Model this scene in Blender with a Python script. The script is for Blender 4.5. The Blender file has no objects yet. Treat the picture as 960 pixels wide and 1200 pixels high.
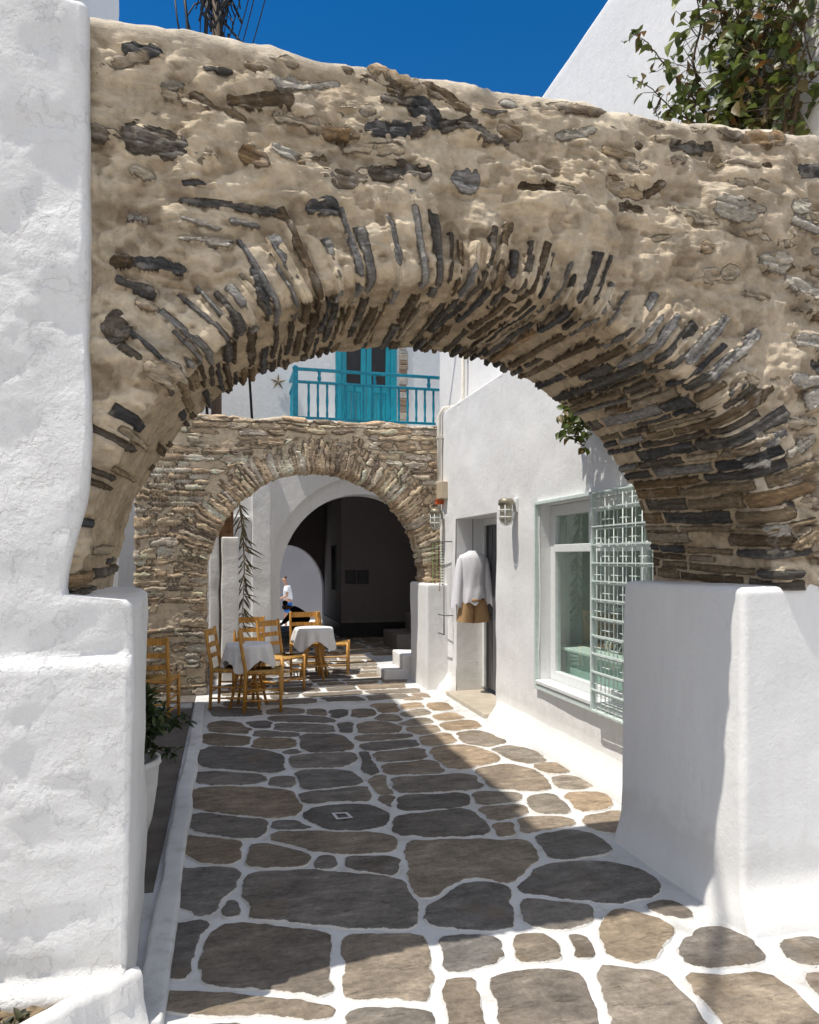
import bpy, bmesh, math, random
import numpy as np
from mathutils import Vector, Matrix
random.seed(7)
R = math.radians
PI = math.pi
scene = bpy.context.scene
C = scene.collection

# ------------------------------------------------------------------ survey
# The photograph was surveyed with these; they only turn a sight line into a
# point on a known plane of the place (ground, wall plane, arch plane).
YAW, F, HZ, EYE = R(14.2), 850.0, 655.0, 1.7
ca, sa = math.cos(YAW), math.sin(YAW)
def ray(u, v):
    x, z = (u - 480) / F, -(v - HZ) / F
    return (x * ca + sa, -x * sa + ca, z)
def onG(u, v, z=0.0):
    d = ray(u, v); s = (z - EYE) / d[2]; return (d[0] * s, d[1] * s, z)
def onY(u, v, Y):
    d = ray(u, v); s = Y / d[1]; return (d[0] * s, Y, EYE + d[2] * s)
def onX(u, v, X):
    d = ray(u, v); s = X / d[0]; return (X, d[1] * s, EYE + d[2] * s)

# ------------------------------------------------------------------ noise
def _hash(ix, iy, iz, seed):
    h = (ix.astype(np.int64) * 374761393 + iy.astype(np.int64) * 668265263 + iz.astype(np.int64) * 2147483647 + seed * 974634777) & 0xffffffff
    h = ((h ^ (h >> 13)) * 1274126177) & 0xffffffff
    h = ((h ^ (h >> 16)) * 2246822519) & 0xffffffff
    return ((h ^ (h >> 15)) & 0xffff) / 32767.5 - 1.0
def vnoise(x, y, z, seed=0):
    x, y, z = np.broadcast_arrays(np.asarray(x, float), np.asarray(y, float), np.asarray(z, float))
    fx, fy, fz = np.floor(x), np.floor(y), np.floor(z)
    tx, ty, tz = x - fx, y - fy, z - fz
    tx, ty, tz = [t * t * t * (t * (t * 6 - 15) + 10) for t in (tx, ty, tz)]
    r = 0
    for i in (0, 1):
        for j in (0, 1):
            for k in (0, 1):
                w = (tx if i else 1 - tx) * (ty if j else 1 - ty) * (tz if k else 1 - tz)
                r = r + w * _hash(fx + i, fy + j, fz + k, seed)
    return r
def fbm(x, y, z, oct=4, seed=0, gain=.5):
    r, a = 0, 1.0
    for o in range(oct):
        r = r + a * vnoise(x * 2 ** o + 13.7 * o, y * 2 ** o + 5.1 * o, z * 2 ** o + 7.9 * o, seed + o); a *= gain
    return r
def sstep(a, b, x):
    t = np.clip((x - a) / (b - a), 0, 1); return t * t * (3 - 2 * t)

# ------------------------------------------------------------------ objects
def setp(o, label=None, cat=None, group=None, kind=None):
    if label: o['label'] = label
    if cat: o['category'] = cat
    if group: o['group'] = group
    if kind: o['kind'] = kind
    return o
def thing(name, label, cat, loc=(0, 0, 0), rz=0, group=None):
    o = bpy.data.objects.new(name, None); C.objects.link(o)
    o.location = loc; o.rotation_euler = (0, 0, rz); o.empty_display_size = .1
    return setp(o, label, cat, group)
def link(name, me, mat, parent=None, world=True):
    o = bpy.data.objects.new(name, me); C.objects.link(o)
    for m in (mat if isinstance(mat, (list, tuple)) else [mat]):
        me.materials.append(m)
    if parent is not None:
        o.parent = parent
        if world:
            root = parent
            M = Matrix.Identity(4)
            while root is not None:
                M = Matrix.Translation(root.location) @ root.rotation_euler.to_matrix().to_4x4() @ M
                root = root.parent
            o.matrix_parent_inverse = Matrix.Identity(4)
            me.transform(M.inverted())
    return o
def copy_tree(o, parent=None, label=None, loc=None, rz=None):
    c = o.copy(); C.objects.link(c); c.parent = parent
    if label: c['label'] = label
    if loc is not None: c.location = loc
    if rz is not None: c.rotation_euler = (0, 0, rz)
    for ch in list(o.children): copy_tree(ch, c)
    return c

class MB:
    """collects simple shapes and links them as one mesh"""
    def __init__(s): s.v = []; s.f = []; s.sm = []; s.mi = []; s.col = []; s.cc = (1, 1, 1)
    def add(s, vs, fs, smooth=False, mi=0):
        b = len(s.v); s.v += [tuple(p) for p in vs]; s.col += [s.cc] * len(vs)
        for f in fs: s.f.append([b + i for i in f]); s.sm.append(smooth); s.mi.append(mi)
        return s
    def box(s, x0, x1, y0, y1, z0, z1, mi=0, b=0.0):
        if b <= 0:
            vs = [(x, y, z) for x in (x0, x1) for y in (y0, y1) for z in (z0, z1)]
            s.add(vs, [(0, 1, 3, 2), (4, 6, 7, 5), (0, 4, 5, 1), (2, 3, 7, 6), (0, 2, 6, 4), (1, 5, 7, 3)], mi=mi)
        else:
            bm = bmesh.new(); bmesh.ops.create_cube(bm, size=1)
            for v in bm.verts:
                v.co = ((x0 + x1) / 2 + v.co.x * (x1 - x0), (y0 + y1) / 2 + v.co.y * (y1 - y0), (z0 + z1) / 2 + v.co.z * (z1 - z0))
            bmesh.ops.bevel(bm, geom=bm.edges[:], offset=b, segments=2, affect='EDGES', profile=.5)
            bm.verts.ensure_lookup_table()
            s.add([v.co[:] for v in bm.verts], [[v.index for v in f.verts] for f in bm.faces], mi=mi); bm.free()
        return s
    def tube(s, pts, r, n=8, cap=True, mi=0):
        pts = [Vector(p) for p in pts]; rs = r if isinstance(r, (list, tuple)) else [r] * len(pts)
        vs = []; t0 = None; N = None
        for i, p in enumerate(pts):
            t = ((pts[i + 1] if i < len(pts) - 1 else p) - (pts[i - 1] if i else p)).normalized()
            if N is None:
                N = t.cross(Vector((0, 0, 1)) if abs(t.z) < .9 else Vector((1, 0, 0))).normalized()
            else:
                N = (N - t * N.dot(t)).normalized()
            B = t.cross(N)
            for k in range(n):
                a = 2 * PI * k / n; vs.append(p + (N * math.cos(a) + B * math.sin(a)) * rs[i])
        fs = [(i * n + k, i * n + (k + 1) % n, (i + 1) * n + (k + 1) % n, (i + 1) * n + k) for i in range(len(pts) - 1) for k in range(n)]
        if cap: fs += [tuple(range(n))[::-1], tuple((len(pts) - 1) * n + k for k in range(n))]
        s.add(vs, fs, True, mi); return s
    def lathe(s, c, prof, n=24, axis='z', mi=0):
        vs = []
        for (r, h) in prof:
            for k in range(n):
                a = 2 * PI * k / n; x, y = r * math.cos(a), r * math.sin(a)
                q = (x, y, h) if axis == 'z' else ((x, h, y) if axis == 'y' else (h, x, y))
                vs.append((c[0] + q[0], c[1] + q[1], c[2] + q[2]))
        fs = [(i * n + k, i * n + (k + 1) % n, (i + 1) * n + (k + 1) % n, (i + 1) * n + k) for i in range(len(prof) - 1) for k in range(n)]
        s.add(vs, fs, True, mi); return s
    def grid(s, rows, smooth=True, mi=0, closed=False):
        m = len(rows[0]); vs = [p for r in rows for p in r]; fs = []
        for i in range(len(rows) - 1):
            for k in range(m if closed else m - 1):
                fs.append((i * m + k, i * m + (k + 1) % m, (i + 1) * m + (k + 1) % m, (i + 1) * m + k))
        s.add(vs, fs, smooth, mi); return s
    def leaf(s, p, d, up, L, W, col, fold=.25):
        d = Vector(d).normalized(); up = Vector(up); side = d.cross(up)
        if side.length < 1e-3: side = Vector((1, 0, 0))
        side.normalize(); nn = side.cross(d); p = Vector(p); s.cc = col
        a = p; b = p + d * L * .45; t = p + d * L - nn * L * .12
        vs = [a, p + d * L * .22 + side * W * .42 + nn * W * fold * .6, p + d * L * .5 + side * W * .5 + nn * W * fold, p + d * L * .78 + side * W * .28 + nn * W * fold * .4, t,
              p + d * L * .78 - side * W * .28 + nn * W * fold * .4, p + d * L * .5 - side * W * .5 + nn * W * fold, p + d * L * .22 - side * W * .42 + nn * W * fold * .6, b]
        s.add(vs, [(0, 1, 2, 8), (8, 2, 3, 4), (0, 8, 6, 7), (8, 4, 5, 6)], True); return s
    def mesh(s, name, color=False):
        me = bpy.data.meshes.new(name); me.from_pydata(s.v, [], s.f)
        me.polygons.foreach_set('use_smooth', s.sm); me.polygons.foreach_set('material_index', s.mi)
        if color:
            at = me.color_attributes.new('col', 'FLOAT_COLOR', 'POINT')
            at.data.foreach_set('color', np.array([(c[0], c[1], c[2], 1) for c in s.col], 'f').ravel())
        me.update(); return me
    def build(s, name, mat, parent=None, color=False, world=True):
        return link(name, s.mesh(name, color), mat, parent, world)

def np_mesh(name, pos, loops4, col=None, smooth=True, mcol=None, sd=None):
    me = bpy.data.meshes.new(name)
    nv, nf = len(pos), len(loops4)
    me.vertices.add(nv); me.vertices.foreach_set('co', np.ascontiguousarray(pos, 'f').ravel())
    me.loops.add(nf * 4); me.loops.foreach_set('vertex_index', np.ascontiguousarray(loops4, 'i').ravel())
    me.polygons.add(nf); me.polygons.foreach_set('loop_start', np.arange(0, nf * 4, 4, dtype='i'))
    me.polygons.foreach_set('use_smooth', np.full(nf, smooth))
    me.update(calc_edges=True)
    if col is not None:
        at = me.color_attributes.new('col', 'FLOAT_COLOR', 'POINT')
        at.data.foreach_set('color', np.ascontiguousarray(np.hstack([col, np.ones((nv, 1))]), 'f').ravel())
    if mcol is not None:
        at = me.color_attributes.new('mcol', 'FLOAT_COLOR', 'POINT')
        at.data.foreach_set('color', np.ascontiguousarray(np.hstack([mcol, np.ones((nv, 1))]), 'f').ravel())
        me.attributes.new('sd', 'FLOAT', 'POINT').data.foreach_set('value', np.ascontiguousarray(sd, 'f'))
    me.validate(); return me
def grid_faces(r, n, keep=None):
    i = np.arange(r - 1)[:, None]; k = np.arange(n - 1)[None, :]
    q = np.stack([i * n + k, i * n + k + 1, (i + 1) * n + k + 1, (i + 1) * n + k], -1)
    return q[keep] if keep is not None else q.reshape(-1, 4)

# ------------------------------------------------------------------ materials
def newmat(name):
    m = bpy.data.materials.new(name); m.use_nodes = True
    nt = m.node_tree; nt.nodes.clear()
    o = nt.nodes.new('ShaderNodeOutputMaterial'); b = nt.nodes.new('ShaderNodeBsdfPrincipled')
    nt.links.new(b.outputs[0], o.inputs[0]); return m, nt, b
def N(nt, t, **kw):
    n = nt.nodes.new(t)
    for k, v in kw.items():
        if k.startswith('i_'): n.inputs[k[2:].replace('_', ' ')].default_value = v
        else: setattr(n, k, v)
    return n
def coords(nt, scale=(1, 1, 1)):
    tc = N(nt, 'ShaderNodeTexCoord'); mp = N(nt, 'ShaderNodeMapping'); mp.inputs['Scale'].default_value = scale
    nt.links.new(tc.outputs['Object'], mp.inputs['Vector']); return mp.outputs[0]
def noise(nt, vec, scale, detail=4, rough=.55):
    n = N(nt, 'ShaderNodeTexNoise'); n.inputs['Scale'].default_value = scale; n.inputs['Detail'].default_value = detail; n.inputs['Roughness'].default_value = rough
    nt.links.new(vec, n.inputs['Vector']); return n.outputs['Fac']
def ramp(nt, fac, stops):
    r = N(nt, 'ShaderNodeValToRGB'); e = r.color_ramp.elements
    while len(e) < len(stops): e.new(.5)
    for i, (p, c) in enumerate(stops):
        e[i].position = p; e[i].color = (c[0], c[1], c[2], 1) if isinstance(c, (tuple, list)) else (c, c, c, 1)
    nt.links.new(fac, r.inputs[0]); return r.outputs[0]
def mix(nt, a, b, f, mode='MIX'):
    m = N(nt, 'ShaderNodeMix', data_type='RGBA', blend_type=mode)
    for s, x in ((0, f), (6, a), (7, b)):
        if hasattr(x, 'is_linked'): nt.links.new(x, m.inputs[s])
        else: m.inputs[s].default_value = x if s == 0 else (x[0], x[1], x[2], 1)
    return m.outputs[2]
def bump(nt, b, chain):
    prev = None
    for h, st, d in chain:
        n = N(nt, 'ShaderNodeBump'); n.inputs['Strength'].default_value = st; n.inputs['Distance'].default_value = d
        nt.links.new(h, n.inputs['Height'])
        if prev: nt.links.new(prev, n.inputs['Normal'])
        prev = n.outputs[0]
    nt.links.new(prev, b.inputs['Normal'])
def plain(name, col, rough=.6, metal=0, var=.15, scale=20, bmp=.15, spec=.4):
    m, nt, b = newmat(name); v = coords(nt); n = noise(nt, v, scale, 5)
    lo = tuple(c * (1 - var) for c in col); hi = tuple(min(1, c * (1 + var)) for c in col)
    nt.links.new(ramp(nt, n, [(.3, lo), (.7, hi)]), b.inputs['Base Color'])
    b.inputs['Roughness'].default_value = rough; b.inputs['Metallic'].default_value = metal; b.inputs['Specular IOR Level'].default_value = spec
    if bmp: bump(nt, b, [(n, bmp, .01)])
    return m
def whitewash(name, flake=.6, tone=(.85, .845, .835), dirt=.05, wear=1.):
    m, nt, b = newmat(name); v = coords(nt)
    n1 = noise(nt, v, 1.3, 5); n2 = noise(nt, v, 9, 8, .66); n3 = noise(nt, v, 60, 5, .65); n4 = noise(nt, v, 4.2, 8, .62); nb = noise(nt, coords(nt, (1, 1, .12)), 14, 5, .6)
    base = ramp(nt, n1, [(.25, tuple(c * (1 - dirt) for c in tone)), (.6, tone), (.8, tuple(min(.86, c * 1.03) for c in tone))])
    base = mix(nt, base, ramp(nt, nb, [(.25, (.90, .885, .86)), (.5, (1, 1, 1))]), .55 * wear, 'MULTIPLY')
    spots = ramp(nt, noise(nt, v, 23, 4, .72), [(.22, (.50, .46, .42)), (.28, (1, 1, 1))])
    base = mix(nt, base, spots, .6 * wear, 'MULTIPLY')
    # hairline cracks
    wv = N(nt, 'ShaderNodeVectorMath', operation='MULTIPLY_ADD'); nz = N(nt, 'ShaderNodeTexNoise'); nz.inputs['Scale'].default_value = 3.5; nz.inputs['Detail'].default_value = 5; nt.links.new(v, nz.inputs['Vector'])
    nt.links.new(nz.outputs['Color'], wv.inputs[0]); wv.inputs[1].default_value = (.5, .5, .5); nt.links.new(v, wv.inputs[2])
    vo = N(nt, 'ShaderNodeTexVoronoi', feature='DISTANCE_TO_EDGE'); vo.inputs['Scale'].default_value = 1.5; nt.links.new(wv.outputs[0], vo.inputs['Vector'])
    ck = ramp(nt, vo.outputs['Distance'], [(.0, 1), (.006, 0)]); ckm = ramp(nt, noise(nt, v, 1.7, 2), [(.50, 0), (.58, 1)])
    cm_ = N(nt, 'ShaderNodeMath', operation='MULTIPLY'); nt.links.new(ck, cm_.inputs[0]); nt.links.new(ckm, cm_.inputs[1]); cw = N(nt, 'ShaderNodeMath', operation='MULTIPLY'); nt.links.new(cm_.outputs[0], cw.inputs[0]); cw.inputs[1].default_value = .18 * wear
    base = mix(nt, base, (.42, .40, .37), cw.outputs[0])
    # splash-back grime close to the ground
    sx = N(nt, 'ShaderNodeSeparateXYZ'); nt.links.new(v, sx.inputs[0]); ad = N(nt, 'ShaderNodeMath', operation='MULTIPLY_ADD'); nt.links.new(n2, ad.inputs[0]); ad.inputs[1].default_value = -.55; nt.links.new(sx.outputs['Z'], ad.inputs[2])
    gr = ramp(nt, ad.outputs[0], [(.0, 1), (.12, 0)]); gw = N(nt, 'ShaderNodeMath', operation='MULTIPLY'); nt.links.new(gr, gw.inputs[0]); gw.inputs[1].default_value = .22 * wear
    base = mix(nt, base, (.42, .37, .30), gw.outputs[0])
    nt.links.new(base, b.inputs['Base Color'])
    b.inputs['Roughness'].default_value = .85; b.inputs['Specular IOR Level'].default_value = .15
    fl = ramp(nt, n4, [(.44, 0), (.465, 1), (.60, 1), (.615, .4)])
    bump(nt, b, [(fl, flake * .5, .008), (n2, .50 * flake + .10, .03), (nb, .10, .01), (n3, .30, .006)])
    return m
def attr_mat(name, fine=30, bst=.5, rough=.92, spec=.2, streak=(1, 1, 1)):
    m, nt, b = newmat(name); v = coords(nt, streak); a = N(nt, 'ShaderNodeAttribute', attribute_name='col')
    n = noise(nt, v, fine, 8, .65); n2 = noise(nt, v, fine * 4.5, 3, .6)
    var = ramp(nt, n, [(.25, .62), (.5, 1), (.78, 1.35)])
    nt.links.new(mix(nt, a.outputs['Color'], var, 1.0, 'MULTIPLY'), b.inputs['Base Color'])
    b.inputs['Roughness'].default_value = rough; b.inputs['Specular IOR Level'].default_value = spec
    bump(nt, b, [(n, bst, .012), (n2, bst * .6, .003)]); return m
def leaf_mat(name):
    m, nt, b = newmat(name); a = N(nt, 'ShaderNodeAttribute', attribute_name='col'); v = coords(nt)
    var = ramp(nt, noise(nt, v, 35, 3), [(.3, .8), (.7, 1.2)])
    c = mix(nt, a.outputs['Color'], var, 1.0, 'MULTIPLY')
    nt.links.new(c, b.inputs['Base Color']); b.inputs['Roughness'].default_value = .45; b.inputs['Specular IOR Level'].default_value = .35
    tr = N(nt, 'ShaderNodeBsdfTranslucent'); nt.links.new(c, tr.inputs[0]); ms = N(nt, 'ShaderNodeMixShader'); ms.inputs[0].default_value = .25
    out = [n for n in nt.nodes if n.type == 'OUTPUT_MATERIAL'][0]
    nt.links.new(b.outputs[0], ms.inputs[1]); nt.links.new(tr.outputs[0], ms.inputs[2]); nt.links.new(ms.outputs[0], out.inputs[0]); return m
def glass_mat(name, tint, refl=.12):
    m, nt, b = newmat(name); nt.nodes.remove(b); out = nt.nodes[0]
    t = N(nt, 'ShaderNodeBsdfTransparent'); t.inputs[0].default_value = (*tint, 1)
    g = N(nt, 'ShaderNodeBsdfGlossy'); g.inputs['Roughness'].default_value = .02
    v = coords(nt); bp = N(nt, 'ShaderNodeBump'); bp.inputs['Strength'].default_value = .02; nt.links.new(noise(nt, v, 2, 2), bp.inputs['Height']); nt.links.new(bp.outputs[0], g.inputs['Normal'])
    fr = N(nt, 'ShaderNodeLayerWeight'); fr.inputs[0].default_value = .5; pw_ = N(nt, 'ShaderNodeMath', operation='POWER'); pw_.inputs[1].default_value = 3.5; nt.links.new(fr.outputs['Facing'], pw_.inputs[0])
    ad = N(nt, 'ShaderNodeMath', operation='MULTIPLY_ADD'); ad.inputs[1].default_value = .75; ad.inputs[2].default_value = refl; nt.links.new(pw_.outputs[0], ad.inputs[0])
    ms = N(nt, 'ShaderNodeMixShader'); nt.links.new(ad.outputs[0], ms.inputs[0]); nt.links.new(t.outputs[0], ms.inputs[1]); nt.links.new(g.outputs[0], ms.inputs[2])
    nt.links.new(ms.outputs[0], out.inputs[0]); return m
def wood_mat(name, col, var=.3, rough=.55, axis='z'):
    m, nt, b = newmat(name); sc = {'z': (18, 18, 1.5), 'x': (1.5, 18, 18), 'y': (18, 1.5, 18)}[axis]
    v = coords(nt, sc); n = noise(nt, v, 2.2, 6, .6)
    nt.links.new(ramp(nt, n, [(.3, tuple(c * (1 - var) for c in col)), (.7, tuple(c * (1 + var * .6) for c in col))]), b.inputs['Base Color'])
    b.inputs['Roughness'].default_value = rough; bump(nt, b, [(n, .25, .004)]); return m

M = {}
M['white'] = whitewash('whitewash', .45)
M['white_rough'] = whitewash('whitewash_rough', 1.0)
M['white_smooth'] = whitewash('whitewash_smooth', .22, dirt=.04, wear=.8)
M['shaded_plaster'] = whitewash('shaded_white_plaster', .3, tone=(.22, .215, .23))  # white courtyard wall: its shade is put into this dark tone
M['passage'] = whitewash('passage_plaster_shaded', .3, tone=(.20, .172, .165))  # white passage walls and steps, with the enclosed gloom put into the tone
def masonry_mat(name, wob, gap, bst):
    m, nt, b = newmat(name); v = coords(nt)
    a = N(nt, 'ShaderNodeAttribute', attribute_name='col'); mc = N(nt, 'ShaderNodeAttribute', attribute_name='mcol'); sd = N(nt, 'ShaderNodeAttribute', attribute_name='sd')
    n1 = noise(nt, v, 34, 7, .68); n2 = noise(nt, v, 150, 4, .6); n3 = noise(nt, v, 7, 7, .66); nl = noise(nt, coords(nt, (1, 1, 3.2)), 24, 7, .7)
    e = N(nt, 'ShaderNodeMath', operation='MULTIPLY_ADD'); nt.links.new(n1, e.inputs[0]); e.inputs[1].default_value = wob; 
    e0 = N(nt, 'ShaderNodeMath', operation='ADD'); nt.links.new(sd.outputs['Fac'], e0.inputs[0]); e0.inputs[1].default_value = -wob * .5; nt.links.new(e0.outputs[0], e.inputs[2])
    def band(lo, hi, tlo=0., thi=1.):
        r = N(nt, 'ShaderNodeMapRange'); r.interpolation_type = 'SMOOTHSTEP'; nt.links.new(e.outputs[0], r.inputs[0]); r.inputs['From Min'].default_value = lo; r.inputs['From Max'].default_value = hi; r.inputs['To Min'].default_value = tlo; r.inputs['To Max'].default_value = thi; return r.outputs[0]
    msk = band(-.0012, .0012); cr1 = band(-gap, -.0008); cr2 = band(.0008, .005, 1., 0.)
    stone = mix(nt, a.outputs['Color'], ramp(nt, nl, [(.25, .38), (.45, .85), (.56, 1.08), (.74, 1.75)]), 1., 'MULTIPLY')
    stone = mix(nt, stone, (.46, .42, .36), ramp(nt, n3, [(.56, 0), (.68, .45)]))
    mort = mix(nt, mc.outputs['Color'], ramp(nt, n3, [(.28, .60), (.48, .98), (.72, 1.28)]), 1., 'MULTIPLY')
    mort = mix(nt, mort, ramp(nt, n1, [(.28, .72), (.42, 1), (.75, 1.12)]), 1., 'MULTIPLY')
    c = mix(nt, mort, stone, msk)
    mm = N(nt, 'ShaderNodeMath', operation='MULTIPLY'); nt.links.new(cr1, mm.inputs[0]); nt.links.new(cr2, mm.inputs[1])
    m3 = N(nt, 'ShaderNodeMath', operation='MULTIPLY'); nt.links.new(mm.outputs[0], m3.inputs[0]); m3.inputs[1].default_value = .55
    c = mix(nt, c, (.05, .038, .026), m3.outputs[0])
    nt.links.new(c, b.inputs['Base Color']); b.inputs['Roughness'].default_value = .93; b.inputs['Specular IOR Level'].default_value = .15
    hs2 = N(nt, 'ShaderNodeMath', operation='SUBTRACT'); nt.links.new(msk, hs2.inputs[0]); nt.links.new(mm.outputs[0], hs2.inputs[1])
    bump(nt, b, [(nl, bst, .010), (hs2.outputs[0], .5, .005), (n1, bst * .9, .009), (n2, .5, .003)]); return m
M['arch'] = masonry_mat('stone_and_mortar', .012, .004, .75)
M['arch_far'] = masonry_mat('coursed_stone', .016, .007, .6)
M['rubble'] = attr_mat('bare_rubble', 18, .6)
M['flag'] = attr_mat('flagstone', 9, .55, rough=.75, spec=.3, streak=(1, 2.4, 1))
M['leaf'] = leaf_mat('leaf')
M['cloth'] = plain('white_cloth', (.78, .77, .76), .9, var=.03, scale=60, bmp=.2)
M['shirt_cloth'] = plain('white_knit', (.78, .77, .80), .95, var=.08, scale=90, bmp=.5)
M['shorts_cloth'] = plain('tan_cloth', (.42, .26, .13), .9, var=.15, scale=60, bmp=.3)
M['chair'] = wood_mat('varnished_pine', (.57, .28, .055), .5, .45)
M['rush'] = plain('rush_seat', (.52, .31, .09), .8, var=.3, scale=70, bmp=.8)
M['dark_wood'] = wood_mat('dark_wood', (.06, .035, .02), .4, .7)
M['grey_door'] = wood_mat('grey_door', (.12, .12, .13), .35, .6)
M['teal'] = wood_mat('teal_paint', (.005, .33, .43), .3, .45)
M['teal_rail'] = plain('teal_rail_paint', (.004, .27, .39), .4, var=.2, scale=15)
M['mint'] = plain('mint_metal', (.66, .74, .71), .45, var=.08)
M['frame_white'] = plain('white_frame_paint', (.76, .78, .77), .4, var=.05)
M['glass'] = glass_mat('window_glass', (.88, .985, .94), .13)
M['lamp_glass'] = plain('lamp_glass', (.42, .39, .30), .15, var=.2, scale=8, spec=.6)
M['brass'] = plain('aged_metal', (.30, .27, .20), .45, .6, var=.3)
M['black'] = plain('black_rubber', (.02, .02, .022), .6, var=.3)
M['iron'] = plain('dark_iron', (.05, .05, .05), .5, .5)
M['pipe'] = plain('painted_pipe', (.70, .66, .58), .5, var=.1)
M['beige_box'] = plain('beige_plastic', (.55, .46, .33), .5, var=.06)
M['orange'] = plain('orange_plastic', (.65, .12, .03), .5, var=.1)
M['threshold'] = plain('marble_step', (.50, .44, .35), .5, var=.15, scale=6)
M['soil'] = plain('soil', (.20, .15, .09), .95, var=.5, scale=30, bmp=1)
M['bark'] = plain('stem_bark', (.10, .07, .04), .9, var=.3, scale=40, bmp=.6)
M['pole'] = wood_mat('pole_wood', (.12, .085, .06), .4, .85)
M['skin'] = plain('skin', (.45, .25, .17), .55, var=.08)
M['hair'] = plain('hair', (.05, .03, .02), .7, var=.3)
M['tshirt'] = plain('tshirt', (.75, .75, .77), .9, var=.04)
M['blue_cloth'] = plain('blue_cloth', (.01, .14, .48), .8, var=.3, scale=25)
M['black_cloth'] = plain('black_cloth', (.008, .008, .011), .9, var=.3)
M['floor_grey'] = plain('grey_floor', (.12, .105, .09), .85, var=.3, scale=5, bmp=.5)
M['picture'] = plain('dark_picture', (.03, .028, .03), .5, var=.4, scale=3)
M['terracotta_dark'] = plain('old_timber', (.16, .085, .04), .8, var=.4, scale=12)
M['thatch'] = plain('dry_frond', (.22, .16, .09), .9, var=.4, scale=20)

def grout_mat():
    m, nt, b = newmat('white_joint_paint'); v = coords(nt)
    n = noise(nt, v, 5, 7, .65); n2 = noise(nt, v, 40, 5, .6); n3 = noise(nt, v, 1.1, 3)
    base = ramp(nt, n, [(.26, (.34, .30, .25)), (.36, (.54, .52, .49)), (.46, (.65, .645, .63)), (.65, (.71, .71, .70))])
    nt.links.new(mix(nt, base, ramp(nt, n3, [(.3, .86), (.6, 1)]), 1.0, 'MULTIPLY'), b.inputs['Base Color'])
    b.inputs['Roughness'].default_value = .8; b.inputs['Specular IOR Level'].default_value = .2
    bump(nt, b, [(n, .4, .02), (n2, .35, .006)]); return m
M['grout'] = grout_mat()

def flag_mat():
    m, nt, b = newmat('flagstone_painted_edges')
    a = N(nt, 'ShaderNodeAttribute', attribute_name='col'); e = N(nt, 'ShaderNodeAttribute', attribute_name='edge')
    v = coords(nt); vs = coords(nt, (1.0, 2.6, 1.0))
    n = noise(nt, vs, 5, 9, .68); n2 = noise(nt, v, 45, 6, .65); n3 = noise(nt, v, 2.2, 4, .6); n5 = noise(nt, v, 14, 5, .6)
    c = mix(nt, a.outputs['Color'], ramp(nt, n, [(.25, .38), (.42, .85), (.55, 1.05), (.75, 1.7)]), 1.0, 'MULTIPLY')
    c = mix(nt, c, ramp(nt, n2, [(.3, .75), (.7, 1.22)]), 1.0, 'MULTIPLY')
    c = mix(nt, c, (.17, .115, .06), ramp(nt, n3, [(.55, 0), (.72, .55)]))
    c = mix(nt, c, ramp(nt, noise(nt, v, 3.3, 6, .7), [(.32, .55), (.5, 1), (.7, 1.35)]), .8, 'MULTIPLY')
    lay = noise(nt, coords(nt, (.8, 3.4, 1)), 2.6, 6, .6); st = ramp(nt, lay, [(.42, 0), (.43, 1), (.53, 1), (.535, .35), (.62, .35), (.625, .9)])
    crack = ramp(nt, lay, [(.418, 1), (.428, .35), (.434, 1)]); c = mix(nt, c, crack, .8, 'MULTIPLY')
    # worn white paint creeping over the rim of each stone
    sm = N(nt, 'ShaderNodeMath', operation='ADD'); nt.links.new(e.outputs['Fac'], sm.inputs[0]); nt.links.new(n5, sm.inputs[1])
    pm = ramp(nt, sm.outputs[0], [(.93, 0), (1.0, .9)])
    sc = ramp(nt, noise(nt, v, 7, 9, .75), [(.67, 0), (.73, .55)])
    mx = N(nt, 'ShaderNodeMath', operation='MAXIMUM'); nt.links.new(pm, mx.inputs[0]); nt.links.new(sc, mx.inputs[1])
    c = mix(nt, c, (.66, .64, .6), mx.outputs[0])
    nt.links.new(c, b.inputs['Base Color']); b.inputs['Roughness'].default_value = .72; b.inputs['Specular IOR Level'].default_value = .3
    bump(nt, b, [(st, .5, .008), (n, .7, .025), (n2, .45, .005)]); return m
M['flag'] = flag_mat()

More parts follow.
